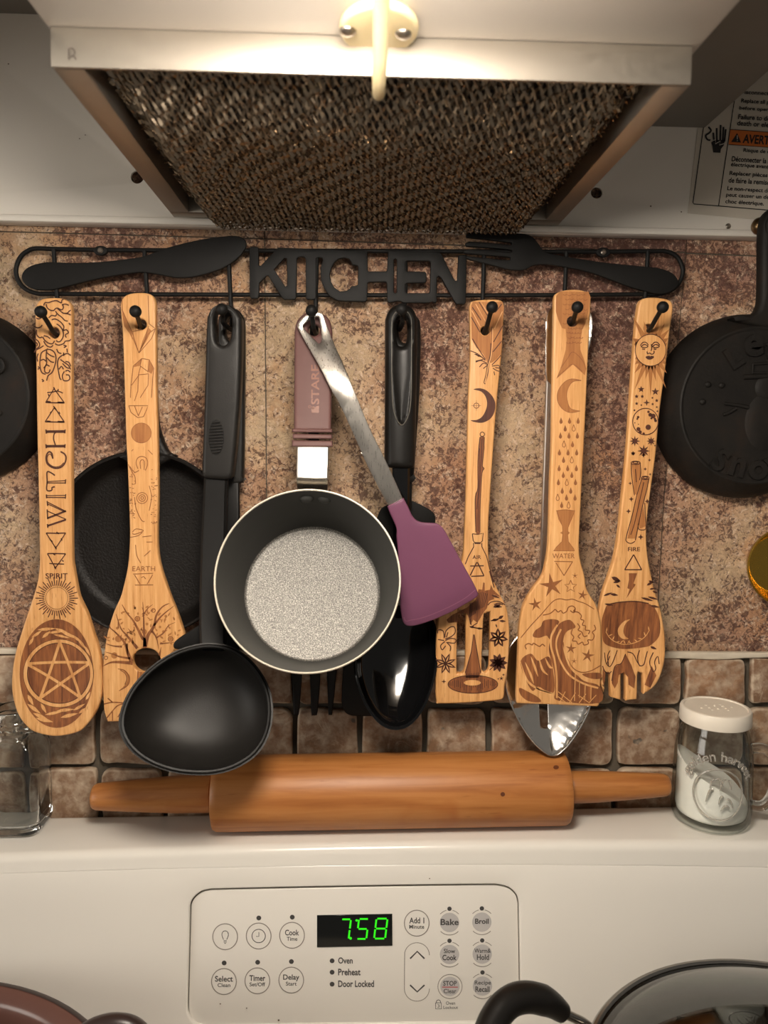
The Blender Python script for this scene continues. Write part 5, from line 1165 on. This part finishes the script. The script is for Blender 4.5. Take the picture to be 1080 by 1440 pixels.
bowv = lambda u, v: .0035*((u-hc.x)/.0115)**2
V, F = slab_geo(pxl(sm(hO, 5), YS), [pxl(hH, YS)], lambda u, v, d: Vector((u, YS+d, v)), .0135, .0040, dent=lambda u, v: groove(u, v)+bowv(u, v), step=.0014, seg=5)
mk('handle', V, F, 'satin', sp)
edge = [(565, 597.5), (558, 590), (553.5, 575), (551.5, 550), (551, 500), (551.2, 455), (553, 444), (558, 438), (565, 436), (572, 438), (577, 444), (579, 455), (579, 500), (578.5, 550), (576.5, 575), (572, 590)]
mk('groove_edge', *tube_geo([(lambda p: Vector((p.x, YS-.0001+bowv(p.x, p.z), p.z)))(at(x, y, YS)) for x, y in sm(edge, 5)], .00035, 6, closed=True), 'glossedge', sp)
shaft('shaft', [(564, 650, -.036), (564, 690, -.036), (564, 740, -.033), (562, 800, -.025), (560, 850, -.0185), (558, 868, -.0210)], [25, 24, 22, 20, 22, 26], .0062, 'gloss', sp)
rimc = at(557, 940, -.0395); rn = Vector((-.02, -.90, .42)).normalized()
rp = [(500, 938), (505, 964), (515.6, 989.6), (531, 1011), (547, 1021), (565, 1021.5), (582, 1011), (597, 989), (608, 958), (613.7, 925), (613, 896), (608, 876), (594, 857), (575, 847), (552, 846), (530, 854), (513, 876), (503, 908)]
rim = [onp(x, y, rimc, rn) for x, y in sm(rp, 4)]
mk('bowl', *bowl_geo(rim, rn, .0135, .0016, 18, .8), 'gloss', sp)
mk('bowl_rim', *tube_geo(rim, .0009, 8, closed=True), 'gloss', sp)

# ================================================================== saucepan
pn = Vector((.005, -.945, .33)).normalized()
pcn = at(433, 814, -.088); kp = mm_px(pcn)
pan = thing('saucepan', pcn, 'small grey nonstick saucepan hung open side out, with a mauve handle', 'saucepan')
rr = 130.5*kp; D = .0610
rb = .0462
def panlathe(name, prof, mat, seg=96): return mk(name, *lathe_geo(pcn, pn, prof, seg), mat, pan, angle=35)
panlathe('inner_wall', [(rr*.984, -.0002), (rr*.976, -.0025), (rr*.955, -.012), (rr*.90, -.036), (rr*.862, -.050), (rr*.835, -.0565), (rb, -.0600)], 'nonwall')
panlathe('inner_base', [(rb, -.0600), (rb*.985, -.06065), (rb*.955, -.0610), (0, -.0610)], 'nonstick')
panlathe('outer_wall', [(rr*.995, -.0012), (rr*.985, -.012), (rr*.93, -.036), (rr*.89, -.052), (rr*.85, -.0605), (rr*.78, -.0630), (0, -.0630)], 'panout')
panlathe('rim', [(rr*.984, -.0004), (rr*.984, .0004), (rr*.990, .0009), (rr*.998, .0009), (rr*1.006, .0003), (rr*1.007, -.0006), (rr*1.002, -.0013), (rr*.995, -.0013)], 'cream')
for x, y in ((427, 699.5), (452.5, 699)):
    d = ray(x, y)
    # rivets on the inside of the wall under the handle
    uu = Vector((1, 0, 0)); uu = (uu-pn*uu.dot(pn)).normalized(); vv = uu.cross(pn)
    if vv.z < 0: vv = -vv
    a = (x-438.5)*kp*1.03
    p = pcn+uu*(a+.0026)+vv*(math.sqrt(rr*rr-a*a)*.949)-pn*.0125
    nr = (-vv+pn*.16-uu*a/rr).normalized()
    mk('rivet', *lathe_geo(p, nr, [(0, .0018), (.0026, .0015), (.0042, .0006), (.0048, -.0006)], 20), 'nonwall', pan)
# handle lies in a plane through the rim's top, leaning back to the hook
top_ = pcn+Vector((0, 0, 0))
p_rim = onp(438.7, 686, pcn, pn); HY0 = -.0455
hz = at(441, 460, HY0)
slope = (p_rim.y-.0035-HY0)/(p_rim.z-hz.z)
hn = Vector((0, -1, slope)).normalized()
hp0 = Vector((hz.x, HY0, hz.z))
def hmap(u, v, d): return Vector((u, HY0+slope*(v-hz.z)+d, v))
def hslab_(name, outline, th, mat, lift=0.0, holes=(), r=.001, parent=pan, seg=3):
    q = [(lambda p: (p.x, p.z))(onp(x, y, hp0, hn)) for x, y in outline]; hh = [[(lambda p: (p.x, p.z))(onp(x, y, hp0, hn)) for x, y in h] for h in holes]
    V, F = slab_geo(q, hh, lambda u, v, d: hmap(u, v, d-lift), th, r, seg=seg); return mk(name, V, F, mat, parent)
so_ = [(439.6, 438.5), (454, 441), (463, 449), (467, 463), (467, 480), (466.3, 550), (465.5, 606), (465.5, 606), (440, 606), (413.2, 606), (413.2, 606), (413.3, 550), (414, 480), (414.5, 463), (418, 450), (427, 441)]
grip = hslab_('grip', sm(so_, 4), .0070, 'mauve', holes=[circ(441.5, 464, 8)], r=.0022, seg=4)
for y0, y1, e in ((602, 608, 1.5), (609.5, 617, 1.0), (618.5, 628, 1.8)):
    hslab_('grip_band', [(412.5-e, y0+.5), (466+e, y0+1.5), (466+e, y1+.5), (412.5-e, y1)], .0085, 'mauve', .0010, r=.0012, seg=3)
V, F = slab_geo([(lambda p: (p.x, p.z))(onp(x, y, hp0, hn)) for x, y in [(417, 626), (462.5, 627), (460.8, 674), (417, 673)]], [], lambda u, v, d: hmap(u, v, d-.0004+.0012*max(0, 1-abs(v-hz.z)*0)), .0052, .0009)
mk('bracket', V, F, 'bracket', pan)
br = [onp(417, 673, hp0, hn), onp(460.8, 674, hp0, hn)]
q = [pcn+(onp(418, 686, pcn, pn)-pcn)*1.005-pn*.006, pcn+(onp(460, 686.5, pcn, pn)-pcn)*1.005-pn*.006]
V = [br[0]+Vector((0, -.0002, 0)), br[1]+Vector((0, -.0002, 0)), br[1]+Vector((0, .0022, -.0032)), br[0]+Vector((0, .0022, -.0032)), q[1], q[0]]
V += [v+Vector((0, .0016, .0)) for v in V]
F = [(0, 1, 2, 3), (3, 2, 4, 5), (6, 9, 8, 7), (9, 11, 10, 8), (0, 3, 9, 6), (3, 5, 11, 9), (1, 7, 8, 2), (2, 8, 10, 4), (0, 6, 7, 1), (5, 4, 10, 11)]
mk('bracket_foot', V, F, 'steel', pan)
HPl = lambda px, py, lift=.0001: onp(px, py, hp0, hn)+hn*lift
ik = Ink(HPl, .00015)
v, f = font('STARE', .02); X = [p[0] for p in v]; Z = [p[1] for p in v]; a, b, c_, d_ = min(X), max(X), min(Z), max(Z)
ik.g.append(([HPl(437.5+(1-(p[1]-c_)/(d_-c_))*11.5+.0, 569-(p[0]-a)/(b-a)*56, .00018) for p in v], f))
ik.fill([(438, 580.5), (448.5, 580.5), (448.5, 570), (445, 571.5), (443, 573), (441, 571.5), (438, 572.5)], False).fill([(438, 574.5), (440.5, 571), (442, 574.5), (440, 577)], False); ik.circ((435.5, 572), 1.8, .8, 12)
ik.make('embossed_mark', 'mauvedark', grip)

# ================================================================== purple spatula, same hook, in front of the pan's handle
ps = thing('silicone_spatula', at(440, 450, -.0475), 'purple silicone spatula on a flat steel handle, slanting right from the fourth hook', 'utensil')
def py_(u, v):                                  # in front of the pan's grip, then straight down
    t = (at(440, 450, -.0515).z-v)/(at(440, 450, -.0515).z-at(440, 680, -.0515).z)
    if t < .45: return -.0515-.0110*sstep(max(0, t)/.45)
    return -.0625+.0045*min(1.4, (t-.45)/.55)
def pslab(name, outline, th, mat, lift=0.0, holes=(), r=.0004, step=None, dent=None, seg=2):
    q = pxl(outline, -.0575); hh = [pxl(h, -.0575) for h in holes]
    V, F = slab_geo(q, hh, lambda u, v, d: Vector((u, py_(u, v)+d-lift, v)), th, r, step=step, dent=dent, seg=seg); return mk(name, V, F, mat, ps)
st = [(417, 456), (421, 448), (431, 439.5), (443, 437), (450, 437.5), (454, 441), (459, 456), (467, 476), (474, 493), (483, 513), (500, 555), (520, 603), (540, 643), (553, 671), (567.5, 704), (575, 722), (557, 730), (549, 715), (536, 693), (509.5, 640), (506.7, 632), (480, 573), (466.7, 550), (451.7, 520), (433, 487), (421, 465)]
pslab('steel_handle', sm(st, 4), .0016, 'steel', holes=[sm([(425, 457.5), (430, 451), (438, 446), (446.4, 443), (448.5, 446), (450.5, 460), (452, 476), (450.5, 480.5), (448, 482), (445.5, 480), (435, 469)], 3)], step=.006)
hd = [(544.7, 712), (544.7, 712), (567.6, 700.5), (567.6, 700.5), (574.6, 714), (579, 724), (585, 731), (594, 734.5), (611.6, 735.7), (618, 738), (624, 744), (631, 756), (652, 795), (665, 818), (671.8, 832), (672.8, 838), (668, 843), (655, 851), (636, 862), (613, 872), (598, 877.5), (585, 881), (576, 881.8), (570, 879.5), (566, 872), (563, 855), (562.5, 830), (560, 780), (557.5, 756), (557.5, 744), (553, 732), (548, 721)]
lineA, lineB = at(571, 879, -.0575), at(671, 833, -.0575)
def hdent(u, v):
    dx, dz = lineB.x-lineA.x, lineB.z-lineA.z; L = math.hypot(dx, dz); s = ((u-lineA.x)*-dz+(v-lineA.z)*dx)/L
    return .0011*max(0, 1-(s+.0018)/.0066) if s < .0066 else 0
hq = pxl(sm(hd, 4), -.0575)
V, F = slab_geo(hq, [], lambda u, v, d: Vector((u, -.0592+.030*max(0, min(.1, lineA.z+.080-v))+d, v)), .0036, .0010, dent=hdent, step=.0035, seg=3)
hdobj = mk('silicone_head', V, F, 'purple', ps)
PH = lambda px, py, lift=.0001: (lambda p: Vector((p.x, -.0592+.030*max(0, min(.1, lineA.z+.080-p.z))+hdent(p.x, p.z)-lift, p.z)))(at(px, py, -.0575))
ik = Ink(PH, .00012); ik.line([(568, 868), (571, 874), (578, 872.5), (592, 870), (612, 863), (636, 852), (655, 841), (667, 831), (669, 830)], 1.2)
ik.make('blade_edge', 'purpleedge', ps)

# ================================================================== steel slotted spoon behind the turner
ss = thing('slotted_spoon', at(800, 450, -.030), 'polished steel slotted spoon hanging behind the bamboo turner, tip over the rolling pin', 'spoon')
so_ = [(800, 424), (818, 427), (829, 436), (833.6, 450), (832, 475), (826, 500), (815, 530), (802, 545), (790, 545), (775, 540), (768.3, 530), (767.5, 500), (767.4, 460), (769, 444), (775, 433), (786, 426)]
q = pxl(sm(so_, 4), -.0325); cxs = at(800, 480, -.0325).x
V, F = slab_geo(q, [pxl(circ(803, 455, 9, 12), -.0325)], lambda u, v, d: Vector((u, -.0325+d, v)), .0016, .0005, dent=lambda u, v: .0030*(1-min(1, abs(u-cxs)/.0155)**2), step=.003)
mk('handle', V, F, 'chrome', ss)
shaft('shaft', [(787, 535, -.0282), (783, 600, -.0275), (777, 700, -.0265), (772, 808, -.0265), (770, 880, -.0285), (770, 905, -.0295)], [38, 34, 29, 26, 26, 30], .0040, 'steel', ss, .0005)
rimc = at(770, 975, -.0345); rn = Vector((0, -.985, .17)).normalized()
rp = [(709.8, 940), (711, 961), (717, 985), (731, 1015.7), (748, 1041), (765, 1057), (777.6, 1062.5), (790, 1057), (806, 1038.5), (821, 1013.5), (829.5, 992), (832, 968), (829, 940), (818, 910), (800, 890), (783, 882), (770, 880), (757, 882), (738, 888), (722, 903), (713, 920)]
rim = [onp(x, y, rimc, rn) for x, y in sm(rp, 4)]
# dished bowl with a real slot
cB = sum(rim, Vector())/len(rim); uB = Vector((1, 0, 0)); vB = (Vector((0, 0, 1))-rn*rn.z).normalized(); uB = vB.cross(rn) if vB.cross(rn).x > 0 else -vB.cross(rn)
q2 = [((p-cB).dot(uB), (p-cB).dot(vB)) for p in rim]
slot = [(763.6, 950), (767, 946), (771, 946), (774.5, 950), (775.6, 1000), (775.4, 1021), (773, 1026), (769, 1026.8), (765, 1024), (763.2, 1016)]
s2d = [((p-cB).dot(uB), (p-cB).dot(vB)) for p in (onp(x, y, cB, rn) for x, y in sm(slot, 3))]
ax = max(abs(p[0]) for p in q2); ay = max(abs(p[1]) for p in q2)
def sdent(u, v):
    # distance to the rim as a fraction, for an even dish
    m_ = min(math.hypot(u-a, v-b) for a, b in q2[::2]); return .0105*(1-(1-min(1, m_/.026))**2)
V, F = slab_geo(q2, [s2d], lambda u, v, d: cB+uB*u+vB*v-rn*d, .0012, .0003, dent=sdent, step=.0028, seg=1)
mk('bowl', V, F, 'chrome', ss, angle=60)
mk('bowl_rim', *tube_geo(rim, .0007, 8, closed=True), 'chrome', ss)

# ================================================================== rolling pin
rp_r = .0252; pcz = ZL+rp_r+.0001
pa = Vector((at(302, 1110, -.031).x, -.0330, pcz)); pb = Vector((at(795, 1100, -.031).x, -.0330, pcz))
pa.z += LEAN*pa.x; pb.z += LEAN*pb.x
pin = thing('rolling_pin', (0, -.0330, ZL), 'varnished wooden rolling pin lying along the top of the range', 'rolling pin')
Lp = (pb-pa).length
mk('barrel', *lathe_geo(pa, pb-pa, [(0, .0004), (.0145, .0004), (rp_r-.004, .0003), (rp_r-.0012, .0011), (rp_r-.0002, .003), (rp_r, .006), (rp_r, Lp-.006), (rp_r-.0002, Lp-.003), (rp_r-.0012, Lp-.0011), (rp_r-.004, Lp-.0003), (.0145, Lp-.0004), (0, Lp-.0004)], 64), 'pinwood', pin)
def tip(x, y, Y): return at(x, y, Y)
la = at(130, 1116, -.0345).x; lb = at(941, 1097, -.0345).x
for x0, x1, lift, r0 in ((pa.x, la, -.0012, .0128), (pb.x, lb, .0005, .0110)):
    d = 1 if x1 > x0 else -1; L = abs(x1-x0); a = Vector((x0+d*.0006, -.0330, pcz+LEAN*x0)); b = Vector((x1, -.0330, pcz+LEAN*x1+lift))
    mk('handle', *lathe_geo(a, (b-a), [(0, 0), (r0*.90, 0), (r0*.99, .0012), (r0*1.0, .004), (r0*.97, L*.3), (r0*.84, L*.65), (r0*.72, L*.92), (r0*.69, L-.003), (r0*.60, L-.0008), (r0*.45, L), (0, L)], 32), 'pinwood', pin)
def on_cyl(px, py, r_=rp_r):
    d = ray(px, py); dy, dz = d.y, d.z; oy, oz = CAM.y+.0330, CAM.z-(pcz+LEAN*at(px, py, -.055).x)
    A = dy*dy+dz*dz; B = 2*(oy*dy+oz*dz); Cq = oy*oy+oz*oz-(r_+.00012)**2; t = (-B-math.sqrt(max(0, B*B-4*A*Cq)))/(2*A); return CAM+d*t
ik = Ink(lambda x, y, l: on_cyl(x, y)); 
ik.disc((707, 1117), 3.2, 12); ik.disc((782, 1079), 4, 12, ry=3); ik.make('knot', 'knot', pin)['kind'] = 'stuff'
ik = Ink(lambda x, y, l: on_cyl(x, y, .0082)); ik.disc((921, 1093), 6, 16, ry=4.0); ik.make('knot', 'knot', pin)

# ================================================================== glass jars
# left: square jar, open
JX0, JX1, JY0, JY1 = -.2535, -.2135, -.0440, -.0080
ZL_ = ZL; ZL = ZL_-LEAN*.2340+.0001
def rrect(x0, x1, y0, y1, r, n=6):
    P = []
    for cx, cy, a0 in ((x1-r, y1-r, 0), (x0+r, y1-r, 90), (x0+r, y0+r, 180), (x1-r, y0+r, 270)): P += [(cx+r*math.cos(R(a0+90*i/n)), cy+r*math.sin(R(a0+90*i/n))) for i in range(n+1)]
    return P
def loft(loops, cap0=True, cap1=True):
    V, F = [], []; n = len(loops[0])
    for L in loops: V += [Vector(p) for p in L]
    for k in range(len(loops)-1):
        for i in range(n): j = (i+1) % n; F.append((k*n+i, k*n+j, (k+1)*n+j, (k+1)*n+i))
    if cap0: F.append(tuple(range(n))[::-1])
    if cap1: F.append(tuple((len(loops)-1)*n+i for i in range(n)))
    return V, F
jc = ((JX0+JX1)/2, (JY0+JY1)/2)
sq = thing('square_jar', (jc[0], jc[1], ZL), 'open square glass jar with a threaded neck at the left end of the range top', 'jar')
zt = at(20, 998, -.030).z
def sqloop(ins, z, r): return [(x, y, z) for x, y in rrect(JX0+ins, JX1-ins, JY0+ins, JY1-ins, max(.0015, r-ins*.6))]
def cloop(rad, z): 
    n = 28; b = rrect(-1, 1, -1, 1, .999); out = []
    for x, y in b: L = math.hypot(x, y); out.append((jc[0]+x/L*rad, jc[1]+y/L*rad, z))
    return out
zs = zt-.020; RN = .0150
outer = [sqloop(.004, ZL+.0002, .009), sqloop(.0012, ZL+.0012, .009), sqloop(0, ZL+.004, .009), sqloop(0, zs-.010, .009), sqloop(.0008, zs-.005, .009), sqloop(.003, zs-.0012, .010), cloop(RN+.0012, zs+.0006), cloop(RN, zs+.002), cloop(RN, zs+.005), cloop(RN+.0011, zs+.0062), cloop(RN, zs+.0075), cloop(RN+.0011, zs+.0095), cloop(RN, zs+.0112), cloop(RN+.0011, zs+.0132), cloop(RN, zs+.015), cloop(RN+.0002, zt-.001), cloop(RN-.0006, zt), cloop(RN-.0018, zt)]
inner = [cloop(RN-.0026, zt-.001), cloop(RN-.0026, zs+.001), sqloop(.0052, zs-.002, .010), sqloop(.0028, zs-.007, .009), sqloop(.0024, ZL+.009, .009), sqloop(.0045, ZL+.0062, .009), sqloop(.010, ZL+.0052, .009)]
mk('jar_glass', *loft(outer+inner), 'solidglass', sq, angle=50)
# right: mason mug shaker
ZL = ZL_+LEAN*.2545+.0001
mc = Vector((.2545, -.0335, ZL))
mj = thing('mason_shaker', mc, 'mason jar mug with a white shaker lid, salt inside, right of the rolling pin', 'shaker')
zl0 = at(1007, 1048, -.034).z
Hn = .0800
rB = .0268
prof = [(0, .0006), (.0190, .0004), (.0215, .0002), (.0242, .0014), (.0260, .0045), (rB, .010), (.0266, .023), (.0262, .040), (.0256, .052), (.0246, .0590), (.0226, .0660), (.0210, .0695), (.0205, .0725), (.0205, Hn), (.0195, Hn+.0006)]
iprof = [(.0185, Hn), (.0185, .0690), (.0203, .0650), (.0224, .0580), (.0234, .051), (.0240, .040), (.0244, .023), (.0245, .012), (.0235, .0070), (.0205, .0050), (0, .0040)]
mk('jar_glass', *lathe_geo(mc, (0, 0, 1), prof+iprof, 64), 'glass', mj, angle=50)
# handle
ha = R(-18)
hd_ = Vector((math.cos(ha), math.sin(ha), 0))
hp = sm([(.0250, .0550), (.0320, .0560), (.0385, .0505), (.0405, .0380), (.0390, .0235), (.0335, .0150), (.0258, .0145)], 6, closed=False)
mk('jar_handle', *tube_geo([mc+hd_*a+Vector((0, 0, b)) for a, b in hp], .0036, 14), 'solidglass', mj)
# salt
n = 40; V = []; F = []
for r_, z0 in ((0, .0044), (.0200, .0053), (.0229, .0074), (.0238, .0115)):
    V += [mc+Vector((r_*math.cos(2*math.pi*i/n), r_*math.sin(2*math.pi*i/n), z0)) for i in range(n)]
def sz(a, q): return .0330+.016*(-math.cos(a+.35))*q+.0016*math.sin(3*a)*q-.001*(1-q)
for q in (1, .66, .33, .02): V += [mc+Vector((  .0237*q*math.cos(2*math.pi*i/n),   .0237*q*math.sin(2*math.pi*i/n), sz(2*math.pi*i/n, q))) for i in range(n)]
for k_ in range(7):
    for i in range(n): j = (i+1) % n; F.append((k_*n+i, k_*n+j, (k_+1)*n+j, (k_+1)*n+i))
F.append(tuple(7*n+i for i in range(n)))
mk('salt', V, F, 'salt', mj)
# embossed medallion and lettering on the jar's wall, in relief
def rad_at(z):
    for (r0, z0), (r1, z1) in zip(prof[4:], prof[5:]):
        if z0 <= z <= z1: return r0+(r1-r0)*(z-z0)/(z1-z0)
    return rB
def onjar(a, z, lift=0.0): r_ = rad_at(z)+lift; return mc+Vector((r_*math.cos(a), r_*math.sin(a), z))
A0 = R(-106)
mk('medallion_ring', *tube_geo([onjar(A0+.62*math.cos(t), .0300+.0175*math.sin(t), .0002) for t in [2*math.pi*i/48 for i in range(48)]], .0007, 8, closed=True), 'frosted', mj)
def glass_text(txt, a_mid, z_mid, size, arc=0.0, spread=1.0):
    v, f = font(txt, .012); X = [p[0] for p in v]; mx = (min(X)+max(X))/2; h = .7
    fr, bk_ = [], []
    for x, y in v:
        s = (x-mx)*size*spread
        t = s/arc if arc else 0
        if arc: th = t; rad = arc+y*size; u = rad*math.sin(th); w_ = rad*math.cos(th)-arc
        else: u = s; w_ = y*size
        a = a_mid+u/rB; z = z_mid+w_; fr.append(onjar(a, z, .0011)); bk_.append(onjar(a, z, .00002))
    n_ = len(v); cnt = {}
    for q in f:
        for i in range(len(q)): e = frozenset((q[i], q[(i+1) % len(q)])); cnt[e] = cnt.get(e, 0)+1
    F = [tuple(q) for q in f]+[tuple(i+n_ for i in reversed(q)) for q in f]
    for q in f:
        for i in range(len(q)):
            a, b = q[i], q[(i+1) % len(q)]
            if cnt[frozenset((a, b))] == 1: F.append((a, a+n_, b+n_, b))
    return fr+bk_, F
mk('raised_lettering', *glass_text('golden harvest', A0, .0535, .0088, arc=.0215), 'frosted', mj)
em = []
for a0_, z0_, da, dz in ((-.30, .024, .16, .010), (-.10, .040, .20, -.004), (.02, .033, .14, .008), (.18, .027, .18, -.006), (-.22, .034, .12, .006), (.28, .021, -.22, -.002), (0, .0235, .12, .005), (.30, .034, -.10, .006)):
    em.append(tube_geo([onjar(A0+a0_+da*s, z0_+dz*s+.003*math.sin(math.pi*s), .0002) for s in [q/6 for q in range(7)]], [.0003, .0006, .0008, .0008, .0007, .0005, .0003], 6))
mk('raised_emblem', *join(*em), 'frosted', mj)['kind'] = 'stuff'
mk('raised_base_lettering', *glass_text('clear glass', A0+.55, .0055, .0036), 'glass', mj) if False else None
# lid
lc = mc+Vector((0, 0, Hn-.0075))
lid = mk('lid', *lathe_geo(lc, (0, 0, 1), [(.0211, .0), (.0236, .0), (.0238, .0006), (.0236, .0085), (.0230, .0098), (.0222, .0102), (.0210, .0102), (.0204, .0094), (0, .0094), (0, .0082), (.0206, .0082)], 64), 'plastic', mj, angle=35)
for x, y in ((-.0105, -.001), (-.005, .0045), (-.005, -.001), (-.005, -.0055), (.0005, .003), (.0005, -.003), (.006, .006), (.006, .002), (.006, -.002), (.006, -.006), (.0115, 0)):
    mk('shaker_hole', *lathe_geo(lc+Vector((x, y, .0094)), (0, 0, 1), [(.0009, 0), (.0009, .0003), (.0005, .0003), (.0004, .00005), (0, .00005)], 10), 'plastic', lid)

# ================================================================== pots on the cooktop
ZS = .9541
p1 = Vector((-.2497, -.2459, ZS))
pt = thing('brown_pot', p1, 'round brown pot with an amber rim at the lower left corner of the photograph', 'pot')
zr = 1.1172-ZS; Rr = .150
mk('pot_body', *lathe_geo(p1, (0, 0, 1), [(0, .0), (Rr-.012, 0), (Rr-.004, .004), (Rr-.002, .012), (Rr-.0015, zr-.006), (Rr+.0005, zr-.003), (Rr+.0008, zr-.001), (Rr-.0005, zr), (Rr-.004, zr-.0004), (Rr-.009, zr-.004), (Rr-.0105, zr-.0065), (Rr-.0115, zr-.014), (Rr-.013, .012), (Rr-.02, .006), (0, .005)], 96), 'brownpot', pt, angle=40)
mk('pot_rim', *lathe_geo(p1, (0, 0, 1), [(Rr+.0006, zr-.004), (Rr+.0018, zr-.002), (Rr+.0014, zr-.0002), (Rr-.0004, zr+.0005), (Rr-.0018, zr+.0003)], 96), 'brownrim', pt)
hpts = [at(128, 1448, -.118), at(140, 1440, -.116), at(160, 1436, -.117), at(178, 1437, -.119), at(195, 1446, -.124), at(205, 1462, -.132)]
hpts = [tuple(at(x, y, -.146)) for x, y in ((112, 1462), (124, 1451), (142, 1443), (163, 1440), (184, 1444), (200, 1458), (206, 1480))]
mk('side_handle', *tube_geo(sm(hpts, 5, closed=False), .0056, 14), 'brownrim', pt)
p2 = Vector((.2317, -.2190, ZS)); R2 = .1165; z2 = 1.1250-ZS
st2 = thing('stock_pot', p2, 'steel pot with a domed glass lid and a black loop handle, lower right corner', 'pot')
mk('pot_body', *lathe_geo(p2, (0, 0, 1), [(0, 0), (R2-.012, 0), (R2-.006, .003), (R2-.004, .010), (R2-.004, z2-.006), (R2-.001, z2-.004), (R2-.001, z2-.003), (R2-.0055, z2-.0035), (R2-.006, z2-.012), (R2-.006, .012), (R2-.012, .005), (0, .004)], 96), 'potsteel', st2)
lidp = thing('glass_lid', p2+Vector((0, 0, z2)), 'domed glass lid with a steel rim on the pot at lower right', 'lid')
dome_ = [(R2*math.sin(R(a))/math.sin(R(34)), (math.cos(R(a))-math.cos(R(34)))*R2/math.sin(R(34))*.86) for a in range(2, 33, 3)]
pr = [(0, dome_[0][1])]+[(r_, h) for r_, h in dome_ if r_ < R2*.955]
pr = pr+[(R2*.962, .0022), (R2*.985, .0012)]
mk('lid_glass', *lathe_geo(p2+Vector((0, 0, z2)), (0, 0, 1), pr+[(R2*.985, -.0016), (R2*.955, -.0010)]+[(r_, h-.0035) for r_, h in reversed(pr[:-2])], 96), 'lidglass', lidp, angle=60)
mk('steel_rim', *lathe_geo(p2+Vector((0, 0, z2)), (0, 0, 1), [(R2*.975, .0018), (R2*.985, .0030), (R2*1.0, .0028), (R2*1.012, .0012), (R2*1.012, -.0010), (R2*1.002, -.0018), (R2*.980, -.0022)], 96), 'potsteel', lidp)
mk('lid_knob', *lathe_geo(p2+Vector((0, 0, z2+dome_[0][1])), (0, 0, 1), [(.010, -.001), (.008, .006), (.012, .012), (.017, .018), (.016, .024), (.010, .027), (0, .028)], 32), 'nylon', lidp)
# loop handle: steel stubs and a black grip
HB = -.178
hpx = [(833, 1444), (822, 1432), (806, 1424), (790, 1417)]
gpx = [(792, 1425), (780, 1415), (763, 1406), (742, 1402), (722, 1406), (706, 1418), (694, 1436), (686, 1457), (682, 1480)]
gpath = [at(x, y, -.1500-.00050*i*i) for i, (x, y) in enumerate(gpx)]
spath = [at(840, 1454, -.1495), at(822, 1439, -.1495), at(806, 1431, -.1497), at(790, 1423, -.150)]
mk('handle_rod', *tube_geo(sm([tuple(p) for p in spath], 4, closed=False), .0026, 12), 'potsteel', st2)
mk('handle_grip', *tube_geo(sm([tuple(p) for p in gpath], 4, closed=False), [.0062]*3+[.0068]*30 if False else [.0054+.0026*min(1, i/8) for i in range((len(gpath)-1)*4+1)], 16), 'satin', st2)
endp = gpath[-1]
mk('handle_rod', *tube_geo([endp, endp+Vector((.012, -.03, -.02)), Vector((p2.x-R2*.86, p2.y-R2*.5, endp.z-.03))], .0026, 12), 'potsteel', st2)

# small engraved marks are joined, one part per tool and tone
for o in list(bpy.data.objects):
    if o.name.split('.')[0] in ('light_shading', 'burned_drawing', 'burned_tree', 'grease_spots', 'dirt_specks', 'raised_lines', 'raised_star', 'raised_moon', 'broom_shading', 'wave_shading', 'cauldron_shading', 'feather_shading', 'label_print'): o['kind'] = 'stuff'
